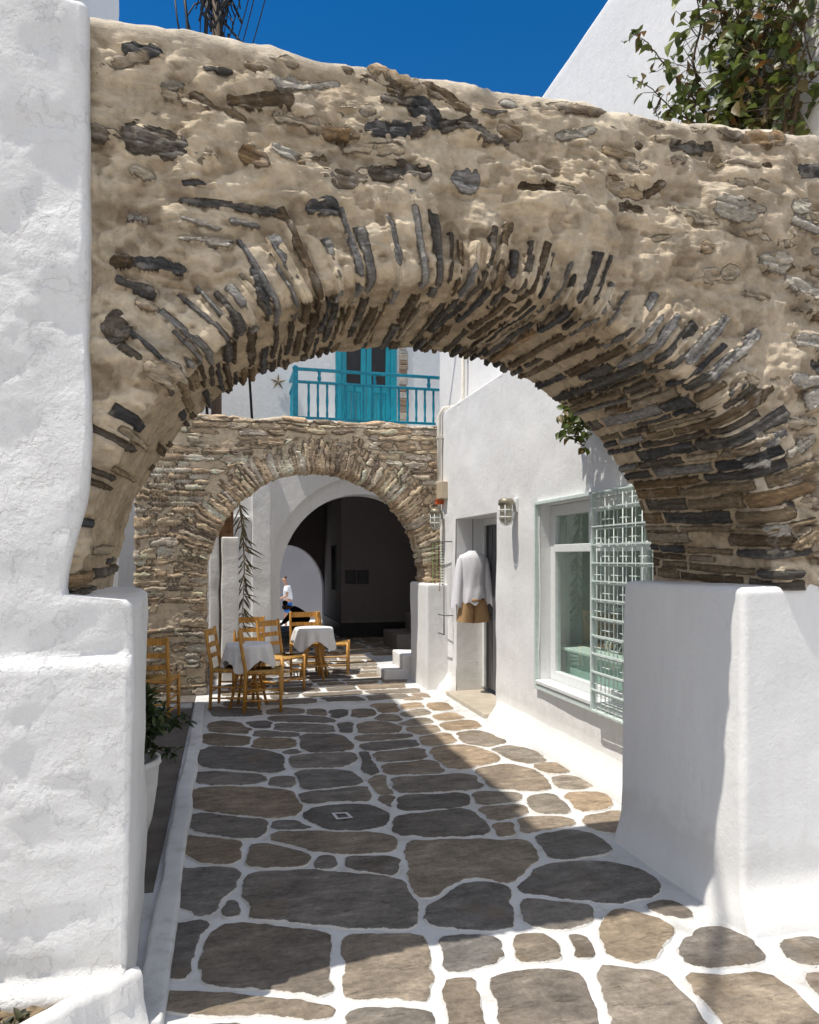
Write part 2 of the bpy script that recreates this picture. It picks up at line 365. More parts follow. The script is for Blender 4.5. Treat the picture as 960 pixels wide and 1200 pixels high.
# ------------------------------------------------------------------ plaster solids
def rbox(name, x0, x1, y0, y1, z0, z1, r, mat, parent, res=.05, amp=.008, seed=0, warp=None, freq=2.5):
    """rounded, uneven plastered block (one closed mesh)"""
    lo = np.array([x0, y0, z0]); hi = np.array([x1, y1, z1]); P = []; Fc = []; off = 0
    for ax in range(3):
        o = [i for i in range(3) if i != ax]
        ls = []
        for i in o:
            n = max(2, int(math.ceil((hi[i] - lo[i]) / res)))
            core = np.linspace(lo[i], hi[i], n + 1)
            ex = [lo[i] + r * t for t in (.3, .7, 1)] + [hi[i] - r * t for t in (.3, .7, 1)]
            ls.append(np.unique(np.round(np.concatenate([core, ex]), 5)))
        A, B = np.meshgrid(ls[0], ls[1], indexing='ij')
        for side in (0, 1):
            p = np.zeros(A.shape + (3,)); p[..., o[0]] = A; p[..., o[1]] = B; p[..., ax] = (hi if side else lo)[ax]
            q = grid_faces(*A.shape) + off
            if (side == 0) != (ax == 1): q = q[:, ::-1]
            P.append(p.reshape(-1, 3)); Fc.append(q); off += A.size
    P = np.vstack(P); Fc = np.vstack(Fc)
    inner = np.clip(P, lo + r, hi - r); d = P - inner; L = np.linalg.norm(d, axis=1, keepdims=True); nrm = d / np.maximum(L, 1e-9)
    P = inner + nrm * r
    h = fbm(P[:, 0] * freq, P[:, 1] * freq, P[:, 2] * freq, 4, seed) * amp
    P = P + nrm * h[:, None]
    if warp is not None: P = warp(P)
    me = np_mesh(name, P, Fc)
    bm = bmesh.new(); bm.from_mesh(me); bmesh.ops.remove_doubles(bm, verts=bm.verts, dist=.0008)
    bmesh.ops.recalc_face_normals(bm, faces=bm.faces); bm.to_mesh(me); bm.free()
    for p in me.polygons: p.use_smooth = True
    return link(name, me, mat, parent)
def holed_wall(name, ax, pos, ur, zr, holes, mat, parent, res=.08, amp=.006, seed=0, off=None):
    """sheet of wall at constant X or Y with rectangular openings; u runs along the other axis"""
    us = set(np.round(np.linspace(ur[0], ur[1], int((ur[1] - ur[0]) / res) + 1), 4)); zs = set(np.round(np.linspace(zr[0], zr[1], int((zr[1] - zr[0]) / res) + 1), 4))
    for (a, b, c, d) in holes: us |= {a, b}; zs |= {c, d}
    for t in (.02, .05, .1, .15, .22, .3):
        if zr[0] + t < zr[1]: zs.add(round(zr[0] + t, 4))
    us = np.array(sorted(us)); zs = np.array(sorted(zs)); U, Z = np.meshgrid(us, zs, indexing='ij')
    um = (us[1:] + us[:-1]) / 2; zm = (zs[1:] + zs[:-1]) / 2; UM, ZM = np.meshgrid(um, zm, indexing='ij')
    keep = np.ones(UM.shape, bool)
    for (a, b, c, d) in holes: keep &= ~((UM > a) & (UM < b) & (ZM > c) & (ZM < d))
    D = pos + fbm(U * 1.5, Z * 1.5, 0 * U, 4, seed) * amp
    if off is not None: D = D + off(U, Z)
    p = np.stack([D, U, Z] if ax == 'x' else [U, D, Z], -1).reshape(-1, 3)
    return link(name, np_mesh(name, p, grid_faces(*U.shape, keep=keep)), mat, parent)

# ------------------------------------------------------------------ stone arches
def arch_mesh(name, P, Q, Y0, Y1, rc, NF, NS, rt, heightcol):
    n = len(P); D = Q - P; L = np.linalg.norm(D, axis=1); D = D / L[:, None]
    T = np.gradient(P, axis=0); T /= np.linalg.norm(T, axis=1)[:, None]
    nr = np.stack([-T[:, 1], T[:, 0]], 1); nr *= np.sign((nr * D).sum(1))[:, None]
    seg = np.linalg.norm(np.diff(P, axis=0), axis=1); a = np.concatenate([[0], np.cumsum(seg)])
    pos, nrm, S, reg = [], [], [], []
    def row(xz, Y, nv, s, rg):
        Yv = np.full(n, Y) if np.isscalar(Y) else Y
        pos.append(np.stack([xz[:, 0], Yv, xz[:, 1]], 1)); nrm.append(nv); S.append(np.full(n, s) if np.isscalar(s) else s); reg.append(np.full(n, rg))
    def nv(yy, out):   # normal from -Y part and outward part
        return np.stack([out[:, 0], np.full(n, yy), out[:, 1]], 1)
    for j in range(NS):
        Y = Y1 + (Y0 + rc - Y1) * j / NS; row(P, Y, nv(0., -nr), -(Y - Y0), 0)
    for j in range(6):
        ph = PI / 2 * j / 5; d = rc * (1 - math.cos(ph))
        row(P + D * d, Y0 + rc * (1 - math.sin(ph)), nv(-math.sin(ph), -D * math.cos(ph)), (ph - PI / 4) * rc, 1)
    Lf = L - rt
    for k in range(1, NF + 1):
        d = rc + (Lf - rc) * k / NF; row(P + D * d[:, None], Y0, nv(-1., D * 0), d, 2)
    up = np.where((np.abs(D[:, 0:1]) < 2) & (Q[:, 1:2] > Q[:, 1].max() - .25), np.array([[0, 1.]]), D)
    for j in range(1, 6):
        ph = PI / 2 * j / 5; row(P + D * (Lf + rt * math.sin(ph))[:, None], Y0 + rt * (1 - math.cos(ph)), nv(-math.cos(ph), up * math.sin(ph)), Lf + rt * ph, 3)
    for j in range(1, 13):
        row(Q, Y0 + rt + (Y1 - Y0 - rt) * j / 12, nv(0., up), L + j * .05, 3)
    for j in range(1, 4):
        row(Q + (P - Q) * j / 3, Y1, nv(0., D * 0), L + 1, 4)
    pos, nrm, S, reg = np.array(pos), np.array(nrm), np.array(S), np.array(reg); A = np.broadcast_to(a, S.shape)
    h, col, mcol, sd = heightcol(pos, A, S, reg, a[-1])
    h = np.where(reg == 4, 0, h)
    # last back row follows the displaced soffit edge
    pos = pos + nrm * h[..., None]; pos[-1] = pos[0]
    return np_mesh(name, pos.reshape(-1, 3), grid_faces(len(S), n)[:, ::-1], col.reshape(-1, 3), True, mcol.reshape(-1, 3), sd.reshape(-1))

def lerp3(a, b, t): return a * (1 - t[..., None]) + np.asarray(b) * t[..., None]
DARK = [(.105, .096, .086), (.125, .105, .082), (.14, .10, .062), (.085, .083, .083)]
GREY = [(.22, .21, .20), (.27, .255, .235)]
TAN = [(.36, .27, .17), (.42, .34, .24), (.30, .20, .11)]
LITE = [(.48, .44, .38), (.42, .38, .31)]
PAL = dict(d=DARK, g=GREY, t=TAN, l=LITE)

# near arch ---------------------------------------------------------------
AY0, AY1 = 2.89, 3.93
ACX, AA, AZ0, AB = 1.0, 1.545, 1.55, 1.335
def resample(pts, n):
    d = np.concatenate([[0], np.cumsum(np.linalg.norm(np.diff(pts, axis=0), axis=1))]); t = np.linspace(0, d[-1], n)
    return np.stack([np.interp(t, d, pts[:, 0]), np.interp(t, d, pts[:, 1])], 1)
def boundary(P, c, x0, x1, zt):
    D = P - c; tx = np.where(D[:, 0] < 0, (x0 - c[0]) / np.minimum(D[:, 0], -1e-6), (x1 - c[0]) / np.maximum(D[:, 0], 1e-6))
    tz = np.where(D[:, 1] > 1e-6, (zt - c[1]) / np.maximum(D[:, 1], 1e-6), 1e9)
    return c + D * np.minimum(tx, tz)[:, None]
th = np.linspace(PI, 0, 2000)
P1 = resample(np.stack([ACX + AA * np.cos(th), AZ0 + AB * np.sin(th)], 1), 620)
Q1 = boundary(P1, np.array([ACX, AZ0]), -.95, 3.75, 3.74)
topm = Q1[:, 1] > 3.7
Q1[:, 1] += np.where(topm, .028 * vnoise(Q1[:, 0] * 1.7, 0 * Q1[:, 0], 0 * Q1[:, 0], 3) + .012 * vnoise(Q1[:, 0] * 6, 0 * Q1[:, 0], 0 * Q1[:, 0], 4), 0)

seg1 = []   # exposed stones of the near arch's front: (x0,z0,x1,z1,halfwidth,palette,height)
def fs(zoom, items):
    ox, oy, sc = zoom
    for (x0, y0, x1, y1, w, pal, hh) in items:
        p = onY(ox + x0 / sc, oy + y0 / sc, AY0); q = onY(ox + x1 / sc, oy + y1 / sc, AY0)
        seg1.append((p[0], p[2], q[0], q[2], w / sc / 2 * 2.9 / F, pal, hh))
fs((100, 180, 2.4), [(500, 215, 620, 470, 30, 'g', .014), (470, 325, 575, 580, 30, 'd', .004), (565, 230, 640, 390, 15, 'd', .006), (610, 220, 680, 370, 13, 'd', .004), (680, 220, 740, 440, 32, 'd', .014),
    (745, 255, 800, 400, 24, 'g', .012), (795, 195, 840, 390, 32, 'g', .016), (860, 225, 885, 380, 24, 'd', .010), (900, 150, 930, 365, 28, 'd', .008), (955, 180, 978, 330, 20, 'd', .006),
    (250, 440, 390, 590, 19, 'g', .016), (310, 415, 420, 575, 17, 'g', .012), (290, 525, 380, 650, 26, 'd', .014), (415, 455, 480, 600, 48, 'd', .016), (285, 575, 345, 670, 20, 'g', .012), (455, 420, 510, 490, 40, 'l', .02),
    (350, 420, 410, 480, 12, 'd', .01), (150, 765, 215, 800, 50, 'd', .006), (130, 820, 160, 860, 55, 'd', .006), (95, 880, 125, 895, 45, 'd', .006), (265, 130, 540, 158, 26, 'd', .006), (410, 190, 490, 200, 18, 'g', .02), (270, 185, 380, 215, 12, 'l', .022),
    (180, 615, 330, 640, 60, 't', .035), (275, 240, 420, 245, 8, 'l', .02), (150, 420, 200, 440, 35, 't', .03)])
fs((480, 0, 2.0), [(5, 500, 15, 660, 22, 'd', .012), (45, 510, 52, 640, 20, 'd', .010), (85, 570, 90, 665, 20, 'd', .01), (118, 540, 120, 650, 14, 'd', .008), (155, 595, 150, 655, 18, 'd', .008),
    (10, 235, 60, 290, 60, 'd', .012), (615, 345, 710, 345, 36, 'd', -.006), (260, 440, 330, 452, 28, 'd', .006), (110, 420, 160, 430, 52, 'g', -.004), (210, 300, 250, 320, 50, 't', .01), (780, 330, 870, 322, 44, 't', .012),
    (915, 400, 990, 402, 38, 'd', .0), (555, 455, 600, 425, 26, 'd', -.008), (490, 485, 545, 492, 26, 'd', .0), (533, 340, 545, 342, 24, 'd', -.004), (450, 355, 525, 368, 26, 't', .012), (710, 378, 730, 380, 26, 't', .01),
    (890, 490, 930, 480, 46, 'l', .025), (710, 490, 790, 500, 62, 'l', .03), (340, 325, 430, 310, 26, 'l', .014), (820, 390, 840, 392, 24, 'd', 0), (890, 520, 950, 540, 40, 'l', .03), (680, 585, 700, 590, 40, 't', .02), (830, 610, 880, 620, 60, 'l', .03),
    (880, 660, 960, 700, 50, 'l', .03), (170, 262, 225, 265, 14, 'd', .01), (0, 310, 40, 300, 26, 'd', .004)])
fs((560, 240, 2.4), [(122, 120, 108, 230, 28, 'd', .012), (165, 100, 150, 225, 19, 'd', .010), (222, 85, 185, 240, 32, 'd', .012), (262, 100, 240, 200, 15, 'd', .008), (325, 110, 285, 270, 22, 'd', .010), (365, 165, 330, 270, 26, 'g', .014),
    (405, 175, 360, 300, 18, 'g', .014), (415, 245, 385, 310, 24, 't', .018), (500, 195, 440, 320, 22, 'd', .010), (525, 240, 470, 350, 26, 'd', .014), (595, 325, 540, 390, 52, 'g', .03), (690, 320, 590, 440, 46, 'g', .028), (780, 360, 650, 490, 46, 'g', .034),
    (735, 500, 705, 545, 42, 't', .03), (815, 520, 730, 580, 42, 'd', .02), (860, 640, 805, 675, 44, 'g', .024), (950, 735, 840, 775, 38, 'g', .02), (945, 455, 1010, 455, 55, 'd', 0), (960, 915, 890, 965, 55, 't', .035),
    (930, 560, 1000, 540, 70, 'l', .03), (870, 500, 940, 500, 50, 'l', .03), (760, 400, 720, 430, 30, 'l', .02), (870, 700, 950, 660, 50, 'l', .02), (900, 390, 980, 400, 70, 'l', .03)])
fs((0, 0, 2.0), [(300, 312, 415, 345, 80, 'd', -.004), (290, 112, 370, 125, 34, 'd', .014), (540, 235, 680, 240, 40, 'd', .008), (480, 168, 540, 172, 16, 'd', .01), (325, 612, 430, 630, 32, 'd', .016), (265, 610, 310, 612, 26, 'd', .006),
    (275, 655, 355, 680, 40, 'd', .012), (250, 765, 290, 770, 60, 'd', .004), (570, 360, 620, 385, 48, 't', .014), (640, 350, 690, 375, 34, 'l', .018), (870, 398, 1000, 405, 46, 'd', .004), (865, 300, 960, 305, 44, 'd', .01), (725, 490, 790, 490, 38, 'd', .006),
    (900, 232, 985, 240, 26, 'd', .01), (420, 560, 540, 575, 16, 'l', .02), (430, 430, 480, 432, 14, 'd', .0), (380, 205, 430, 200, 20, 'l', .02), (300, 500, 340, 510, 20, 'l', .015)])

_r = np.random.RandomState(77); _n = 0; NTRACED = len(seg1)
while _n < 120:      # half buried stones that barely break the mortar
    x_, z_ = _r.uniform(-.45, 3.5), _r.uniform(1.6, 3.68); ang = _r.normal(0, .22); ln_ = _r.uniform(.02, .13)
    rr_ = math.hypot((x_ - ACX) / AA, (z_ - AZ0) / AB)
    if rr_ < 1.30 and x_ < 2.2: continue
    if any(math.hypot(x_ - (q[0] + q[2]) / 2, z_ - (q[1] + q[3]) / 2) < .06 + q[4] for q in seg1): continue
    seg1.append((x_ - ln_ * math.cos(ang), z_ - ln_ * math.sin(ang), x_ + ln_ * math.cos(ang), z_ + ln_ * math.sin(ang), _r.uniform(.012, .034), _r.choice(['m', 'm', 'l', 't', 'b', 'd'], p=[.36, .2, .14, .12, .13, .05]), _r.uniform(-.004, .022))); _n += 1
def Ls_(a, b, c, d): return math.hypot(c - a, d - b)
PAL['m'] = [(.42, .34, .24), (.50, .42, .31), (.36, .29, .21)]; PAL['b'] = [(.22, .16, .10), (.19, .15, .11)]
def near_stone(pos, A, S, reg, Ltot):
    X, Y, Z = pos[..., 0], pos[..., 1], pos[..., 2]
    rs = np.random.RandomState(5); sd = np.full(X.shape, -.05); scol = np.ones(X.shape + (3,)) * .1
    big = fbm(X * 2.1, Y * 2.1, Z * 2.1, 3, 11); med = fbm(X * 6.5, Y * 6.5, Z * 8, 4, 21); fine = fbm(X * 40, Y * 40, Z * 40, 3, 31)
    rid = 1 - np.abs(fbm(X * 3.2, Y * 3.2, Z * 4.5, 3, 41))
    t1 = fbm(X * 2.3, Y * 2.3, Z * 5.2, 5, 141, .55); t2 = fbm(X * 4.5 + 9, Y * 4.5, Z * 9, 5, 151, .55)
    ter = sstep(.02, .12, t1) + .6 * sstep(.10, .17, t2) + .5 * sstep(-.42, -.36, t1)
    h = .030 * big + .019 * med + .0045 * fine - .016 * sstep(.78, 1, rid) + .011 * ter + .007 * fbm(X * 17, Y * 17, Z * 20, 3, 171) * (.4 + .6 * sstep(-.3, .5, big))
    pit = fbm(X * 11, Y * 11, Z * 13, 3, 181); h = h - .014 * sstep(.42, .62, pit)
    h = h * (1 - .72 * sstep(3.45, 3.72, Z))
    h = np.where(reg == 0, h * .45, h)
    rightness = sstep(1.9, 2.9, X) * sstep(3.5, 2.6, Z)
    h = h + np.where(reg >= 1, rightness * .035 * fbm(X * 4, Y, Z * 5.5, 3, 51), 0)
    tone = .5 + .5 * fbm(X * 1.6, Y * 1.6, Z * 1.6, 4, 61)
    base = lerp3(np.ones(X.shape + (3,)) * (.54, .435, .30), (.66, .555, .41), np.clip(tone, 0, 1))
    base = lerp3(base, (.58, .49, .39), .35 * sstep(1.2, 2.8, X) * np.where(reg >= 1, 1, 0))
    base = lerp3(base, (.27, .20, .13), .5 * sstep(.1, .7, -med)); base = lerp3(base, (.40, .34, .265), .5 * sstep(.2, .8, fbm(X * 9, Y * 9, Z * 14, 4, 161))); base = lerp3(base, (.66, .57, .44), .4 * sstep(.25, .7, med))
    base = lerp3(base, (.30, .235, .165), .6 * sstep(.38, .62, pit)); base = base * (1 + .10 * fine)[..., None]
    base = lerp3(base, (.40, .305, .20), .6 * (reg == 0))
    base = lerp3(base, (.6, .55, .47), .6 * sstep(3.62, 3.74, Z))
    col = base
    # soffit: courses of thin slabs running through the thickness
    edges = [0.0]
    while edges[-1] < Ltot: 
        f = edges[-1] / Ltot
        edges.append(edges[-1] + (rs.uniform(.034, .066) if f < .7 else rs.uniform(.035, .085)))
    slant = .10 * np.maximum(Y - AY0, 0)
    Aw = A + np.where(reg >= 2, 0, .007 * vnoise(X * 5, Y * 5, Z * 5, 71)) + slant * np.where(A / Ltot < .5, -.3, .5)
    ridx = np.searchsorted(edges, Aw)
    for i in range(1, len(edges)):
        a0, a1 = edges[i - 1], edges[i]; f = a0 / Ltot
        sel = (ridx == i) & (S < .50) & (reg <= 2)
        if not sel.any(): continue
        s = -S[sel]; aa = Aw[sel]; st = rs.uniform(-.35, 0)
        hh, sv, cv0 = h[sel], sd[sel], scol[sel]
        vous = .19 < f < .79; jobs = []
        if vous:      # slab whose end shows on the front as a thin radial wedge
            fl_ = rs.uniform(.13, .36) * (1.0 if .28 < f < .5 else .78); b0 = rs.uniform(.05, .34)
            if rs.rand() < .84: jobs.append((-fl_, b0 + fl_, rs.uniform(.45, .95), True))
            st = b0 + rs.uniform(.01, .05)
        while st < 1.1:
            ln = rs.uniform(.2, .7) if f < .75 else rs.uniform(.2, .65)
            if rs.rand() < (.34 if f < .2 else (.82 if f < .7 else .95)): jobs.append((st, ln, rs.uniform(.74, 1), False))
            st += ln + rs.uniform(.0, .03 if f > .6 else .14)
        for (st, ln, wf, vz) in jobs:
            gap = rs.uniform(.003, .010); hw = max((a1 - a0) / 2 - gap * (.6 if f > .7 else 1), .008) * wf
            lean = rs.uniform(-.07, .07); tap = rs.uniform(-.5, .9); off_ = (rs.uniform(-.2, .2) * hw) if vz else 0.
            wob = 1 + (.20 if vz else .30) * fbm(s * 5 + i * 3.1, aa * 16, aa * 0 + st, 4, 81, .6)
            da = np.abs(aa - (a0 + a1) / 2 - off_ - lean * s * (1 if vz else 0)) / (hw * wob * (1 + (tap * np.minimum(s, 0) if vz else 0))); ds = np.abs(s - st - ln / 2 + (.35 * rs.uniform(-1, 1) * (aa - a0) if vz else 0)) / (ln / 2 - .008)
            dd = (da ** 5 + ds ** 9) ** (1 / 6.); 
            q = rs.rand()
            if f < .7: pal = ('d' if q < .62 else 'g') if vz else ('d' if q < .85 else 't')
            else: pal = 'd' if q < .68 else ('t' if q < .93 else 'g')
            if f > .86: pal = 'd' if q < .5 else 't'
            c0 = np.array(PAL[pal][rs.randint(len(PAL[pal]))]) * rs.uniform(.75, 1.15)
            if f > .7 and pal == 't': c0 = c0 * .7
            str_ = fbm(s * 3 + i, aa * 80, aa * 0 + i, 4, 91, .6)
            m = sstep(1.06, .93, dd); groove = .009 * sstep(1.5, 1.05, dd) * (1 - m)
            sh = rs.uniform(.004, .024) + .005 * str_
            hh = hh * (1 - m) + m * (sh + (.55 * hh if vz else 0)) - groove
            sn = np.minimum((1 - da) * hw, (1 - ds) * ln / 2 * .8) - (1.1 * hw * sstep(.22, .5, fbm(s * 11 + i, aa * 14, aa * 0 + st, 3, 23)) if vz else 0); up_ = sn > sv
            sv = np.where(up_, sn, sv); cv0 = np.where(up_[:, None], np.clip(c0 * (1 + .3 * str_[:, None]), .02, .7), cv0)
        h[sel] = hh; sd[sel] = sv; scol[sel] = cv0
    # front: the stones that show through the mortar
    ftm = reg >= 1
    for j, (x0, z0, x1, z1, w, pal, hh0) in enumerate(seg1):
        if j < NTRACED and Ls_(x0, z0, x1, z1) > 2.2 * w and 1.0 < math.hypot(((x0 + x1) / 2 - ACX) / AA, ((z0 + z1) / 2 - AZ0) / AB) < 1.30 and x0 < 2.15 and abs(z1 - z0) > .5 * abs(x1 - x0): continue
        bx0, bx1, bz0, bz1 = min(x0, x1) - 2.2 * w, max(x0, x1) + 2.2 * w, min(z0, z1) - 2.2 * w, max(z0, z1) + 2.2 * w
        sel = ftm & (X > bx0) & (X < bx1) & (Z > bz0) & (Z < bz1) & (reg < 4)
        if not sel.any(): continue
        x, z = X[sel], Z[sel]; dx, dz = x1 - x0, z1 - z0; Ls = math.hypot(dx, dz) + 1e-6; ux, uz = dx / Ls, dz / Ls
        al = (x - x0) * ux + (z - z0) * uz; ac = (x - x0) * -uz + (z - z0) * ux
        sk = .18 * w * vnoise(al * 6 + j * 7.3, al * 0, al * 0, 5); ac = ac + sk
        ov = np.maximum(0, np.maximum(-al, al - Ls)); d = np.sqrt(ac ** 2 + (ov * 1.3) ** 2)
        wob = 1 + (.26 if j < NTRACED else .42) * fbm(al * 9 / (.4 + w * 12) + j * 5.1, ac * 9 / (.4 + w * 12), al * 0 + j, 5, 7, .62) - .22 * np.clip(np.abs(al / Ls - .5) * 2, 0, 1.2) ** 3
        dd = d / (w * wob); m = sstep(1.08, .94, dd)
        str_ = fbm(al * 3 + j * 3.3, ac * 75, al * 0 + j, 4, 9, .6); blot = fbm(x * 26, z * 26, x * 0, 3, 13)
        c0 = np.array(PAL[pal][rs.randint(len(PAL[pal]))]) * rs.uniform(.85, 1.15)
        hl = h[sel]; g = sstep(1.7, 1.08, dd) * (1 - m)
        h[sel] = hl * (1 - m) + m * (.6 * hl + hh0 * .8 + .0065 * str_ + .005 * blot) - .007 * g
        cv = c0 * (1 + .35 * str_[:, None]); wl = (.5 if pal in 'g' else .25) * sstep(.25, .7, blot + .4 * str_)
        cv = np.clip(cv * (1 - wl[:, None]) + np.array((.5, .47, .43)) * wl[:, None], .02, .75)
        dust = (.45 if j < NTRACED else 1.) * .9 * w * sstep(.25, .6, fbm(x * 19 + j, z * 19, x * 0, 4, 19, .6))
        sn = (1 - dd) * w * .9 - dust; sv = sd[sel]; up_ = sn > sv
        sd[sel] = np.where(up_, sn, sv); scol[sel] = np.where(up_[:, None], cv, scol[sel])
    return h, np.clip(scol, .01, .8), np.clip(base, .01, .8), np.where(reg == 4, -.05, sd)

arch1 = thing('stone_arch', 'near rough stone arch with radiating slate wedges, resting on the foreground white pedestal', 'arch', (1.0, 3.4, 1.55))
link('arch_masonry', arch_mesh('arch_masonry', P1, Q1, AY0, AY1, .055, 165, 120, .07, near_stone), M['arch'], arch1)

# far arch ----------------------------------------------------------------
BY0, BY1 = 9.4, 9.9
BCX, BA, BZ0, BB = 1.18, 1.43, 1.42, 1.44
tt = np.linspace(PI, 0, 1200)
pp = np.stack([BCX + BA * np.cos(tt), BZ0 + BB * np.sin(tt)], 1)
P2 = resample(np.vstack([[[BCX - BA, -.02]], pp, [[BCX + BA, .9]]]), 560)
c2 = np.array([BCX, BZ0]); Q2 = np.where((P2[:, 1:2] < BZ0 + .02), np.stack([np.where(P2[:, 0] < BCX, -1.08, 3.1), P2[:, 1]], 1), boundary(P2, c2, -1.08, 3.1, 3.5))
Q2[:, 1] += np.where(Q2[:, 1] > 3.45, .02 * vnoise(Q2[:, 0] * 3, 0 * Q2[:, 0], 0 * Q2[:, 0], 8), 0)
def far_stone(pos, A, S, reg, Ltot):
    X, Y, Z = pos[..., 0], pos[..., 1], pos[..., 2]; rs = np.random.RandomState(9)
    big = fbm(X * 2.5, Y * 2.5, Z * 2.5, 3, 12); fine = fbm(X * 24, Y * 24, Z * 40, 3, 33)
    tone = np.clip(.5 + .5 * fbm(X * 2, Y * 2, Z * 2, 3, 62), 0, 1)
    h = .012 * big + .005 * fine; sd = np.full(X.shape, -.05)
    col = lerp3(np.ones(X.shape + (3,)) * (.60, .48, .335), (.69, .575, .43), tone); scol = col.copy()
    pal = [(.62, .485, .335), (.68, .56, .42), (.53, .40, .27), (.62, .53, .43), (.42, .32, .22), (.55, .40, .265), (.27, .21, .16)]
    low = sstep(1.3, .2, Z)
    def paint(sel, u, v, hu, hv, e, seed):
        nonlocal h, col, sd
        c0 = np.array(pal[rs.choice(7, p=[.22, .2, .18, .14, .12, .08, .06])]) * rs.uniform(.85, 1.15)
        wob = 1 + .5 * fbm(u * 9 + seed, v * 16, u * 0 + seed, 4, 3, .6)
        d = ((np.abs(u) / hu) ** e + (np.abs(v) / hv) ** e) ** (1. / e) / wob
        m = sstep(1.05, .86, d); g = sstep(1.35, 1.0, d) * (1 - m)
        str_ = fbm(u * 8 + seed, v * 45, u * 0 + seed, 3, 17); sh = rs.uniform(.002, .026)
        h[sel] = h[sel] * (1 - m) + m * (sh + .007 * str_ + .3 * h[sel]) - .008 * g
        cv = np.clip(c0 * (1 + .35 * str_[:, None]), .03, .7)
        sn = (1 - d) * min(hu, hv); sv = sd[sel]; up_ = sn > sv; sd[sel] = np.where(up_, sn, sv); scol[sel] = np.where(up_[:, None], cv, scol[sel])
    # ring of thin radial slabs
    ring = .40
    aw = A + .012 * vnoise(X * 8, Y * 8, Z * 8, 77); zone = (Z > BZ0 - .05)
    a = 0.
    while a < Ltot:
        w = rs.uniform(.042, .085); ln = rs.uniform(.26, .46); tilt = rs.uniform(-.02, .02)
        sel = (np.abs(aw - a - w / 2) < w * .75) & (S < ln + .1) & zone & (reg <= 2)
        if sel.any():
            v = aw[sel] - a - w / 2 + tilt * S[sel]; u = S[sel] - (ln - .5) / 2
            paint(sel, u, v, (ln + .5) / 2, w / 2 * .92, 4, a * 7)
        a += w
    # courses outside the ring and down the jambs
    z = 0.
    wz = Z + .03 * vnoise(X * 1.6, 0 * X, Z * 1.5, 78)
    outer = ((S > ring - .02 + .05 * vnoise(A * 9, A * 0, A * 0, 4)) | (Z < BZ0 - .03)) & (reg >= 1)
    UU = np.where(reg >= 1, X, X) 
    while z < 3.6:
        hgt = rs.uniform(.035, .135); x = -1.3 + rs.uniform(0, .2)
        rowsel = (np.abs(wz - z - hgt / 2) < hgt * .7) & outer
        while x < 3.2:
            ln = rs.uniform(.10, .42)
            if rs.rand() < .82:
                sel = rowsel & (np.abs(X - x - ln / 2) < ln * .62) & (reg <= 3)
                if sel.any():
                    paint(sel, X[sel] - x - ln / 2, wz[sel] - z - hgt / 2, ln / 2 * .96, hgt / 2 * .9, 3.2, x * 5 + z * 11)
            x += ln
        z += hgt
    # jamb soffit below springing: courses along depth
    z = 0.
    while z < BZ0:
        hgt = rs.uniform(.05, .11); sel = (np.abs(Z - z - hgt / 2) < hgt * .6) & (reg == 0)
        if sel.any(): paint(sel, (Y[sel] - BY0 - .25), Z[sel] - z - hgt / 2, .3, hgt / 2 * .9, 4, z * 9)
        z += hgt
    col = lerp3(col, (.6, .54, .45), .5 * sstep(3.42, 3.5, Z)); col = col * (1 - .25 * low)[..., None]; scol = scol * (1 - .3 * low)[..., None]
    return h, np.clip(scol, .01, .8), np.clip(col, .01, .8), sd
arch2 = thing('stone_arch', 'far coursed stone arch of thin tan slabs below the teal balcony', 'arch', (1.18, 9.65, 0))
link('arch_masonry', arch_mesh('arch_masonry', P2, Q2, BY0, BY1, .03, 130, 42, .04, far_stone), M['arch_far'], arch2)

# ------------------------------------------------------------------ ground and paving
g = MB(); g.add([(-150, -150, -.66), (150, -150, -.66), (150, 150, -.66), (-150, 150, -.66)], [(0, 1, 2, 3)]).build('ground', M['floor_grey'])['kind'] = 'structure'

def chaikin(p, it=2):
    for _ in range(it):
        q = []
        for i in range(len(p)):
            a, b = p[i], p[(i + 1) % len(p)]
            q += [(a[0] * .84 + b[0] * .16, a[1] * .84 + b[1] * .16), (a[0] * .16 + b[0] * .84, a[1] * .16 + b[1] * .84)]
        p = q
    return p
stones = []
def ZM(o, lst):
    for poly in lst: stones.append([onG(o[0] + x / o[2], o[1] + y / o[2])[:2] for x, y in poly])
ZM((160, 980, 2.4), [
 [(105, 90), (290, 98), (245, 195), (205, 218), (98, 208)], [(238, 208), (250, 188), (272, 183), (292, 197), (290, 218), (270, 232), (248, 228)],
 [(325, 108), (480, 100), (530, 108), (735, 122), (760, 200), (785, 262), (560, 258), (400, 240), (325, 232), (320, 195), (300, 170)],
 [(85, 245), (195, 248), (165, 300), (150, 350), (145, 412), (75, 408)], [(265, 252), (330, 250), (545, 272), (545, 350), (550, 455), (400, 438), (270, 425), (180, 418), (178, 370), (185, 320), (215, 275)],
 [(572, 275), (800, 285), (818, 310), (810, 350), (825, 470), (760, 462), (590, 462), (575, 400)], [(60, 442), (200, 450), (400, 470), (545, 482), (555, 500), (520, 522), (300, 512), (60, 503)],
 [(600, 505), (650, 485), (770, 482), (830, 510), (850, 570), (590, 570)], [(90, 535), (300, 535), (510, 545), (500, 620), (80, 620)],
 [(505, 72), (520, 57), (555, 58), (565, 75), (555, 92), (520, 92)], [(590, 60), (725, 62), (728, 108), (650, 100), (585, 85)]])
ell = [(540 + 112 * math.cos(k * PI / 9), 332 + 36 * math.sin(k * PI / 9)) for k in range(18)]
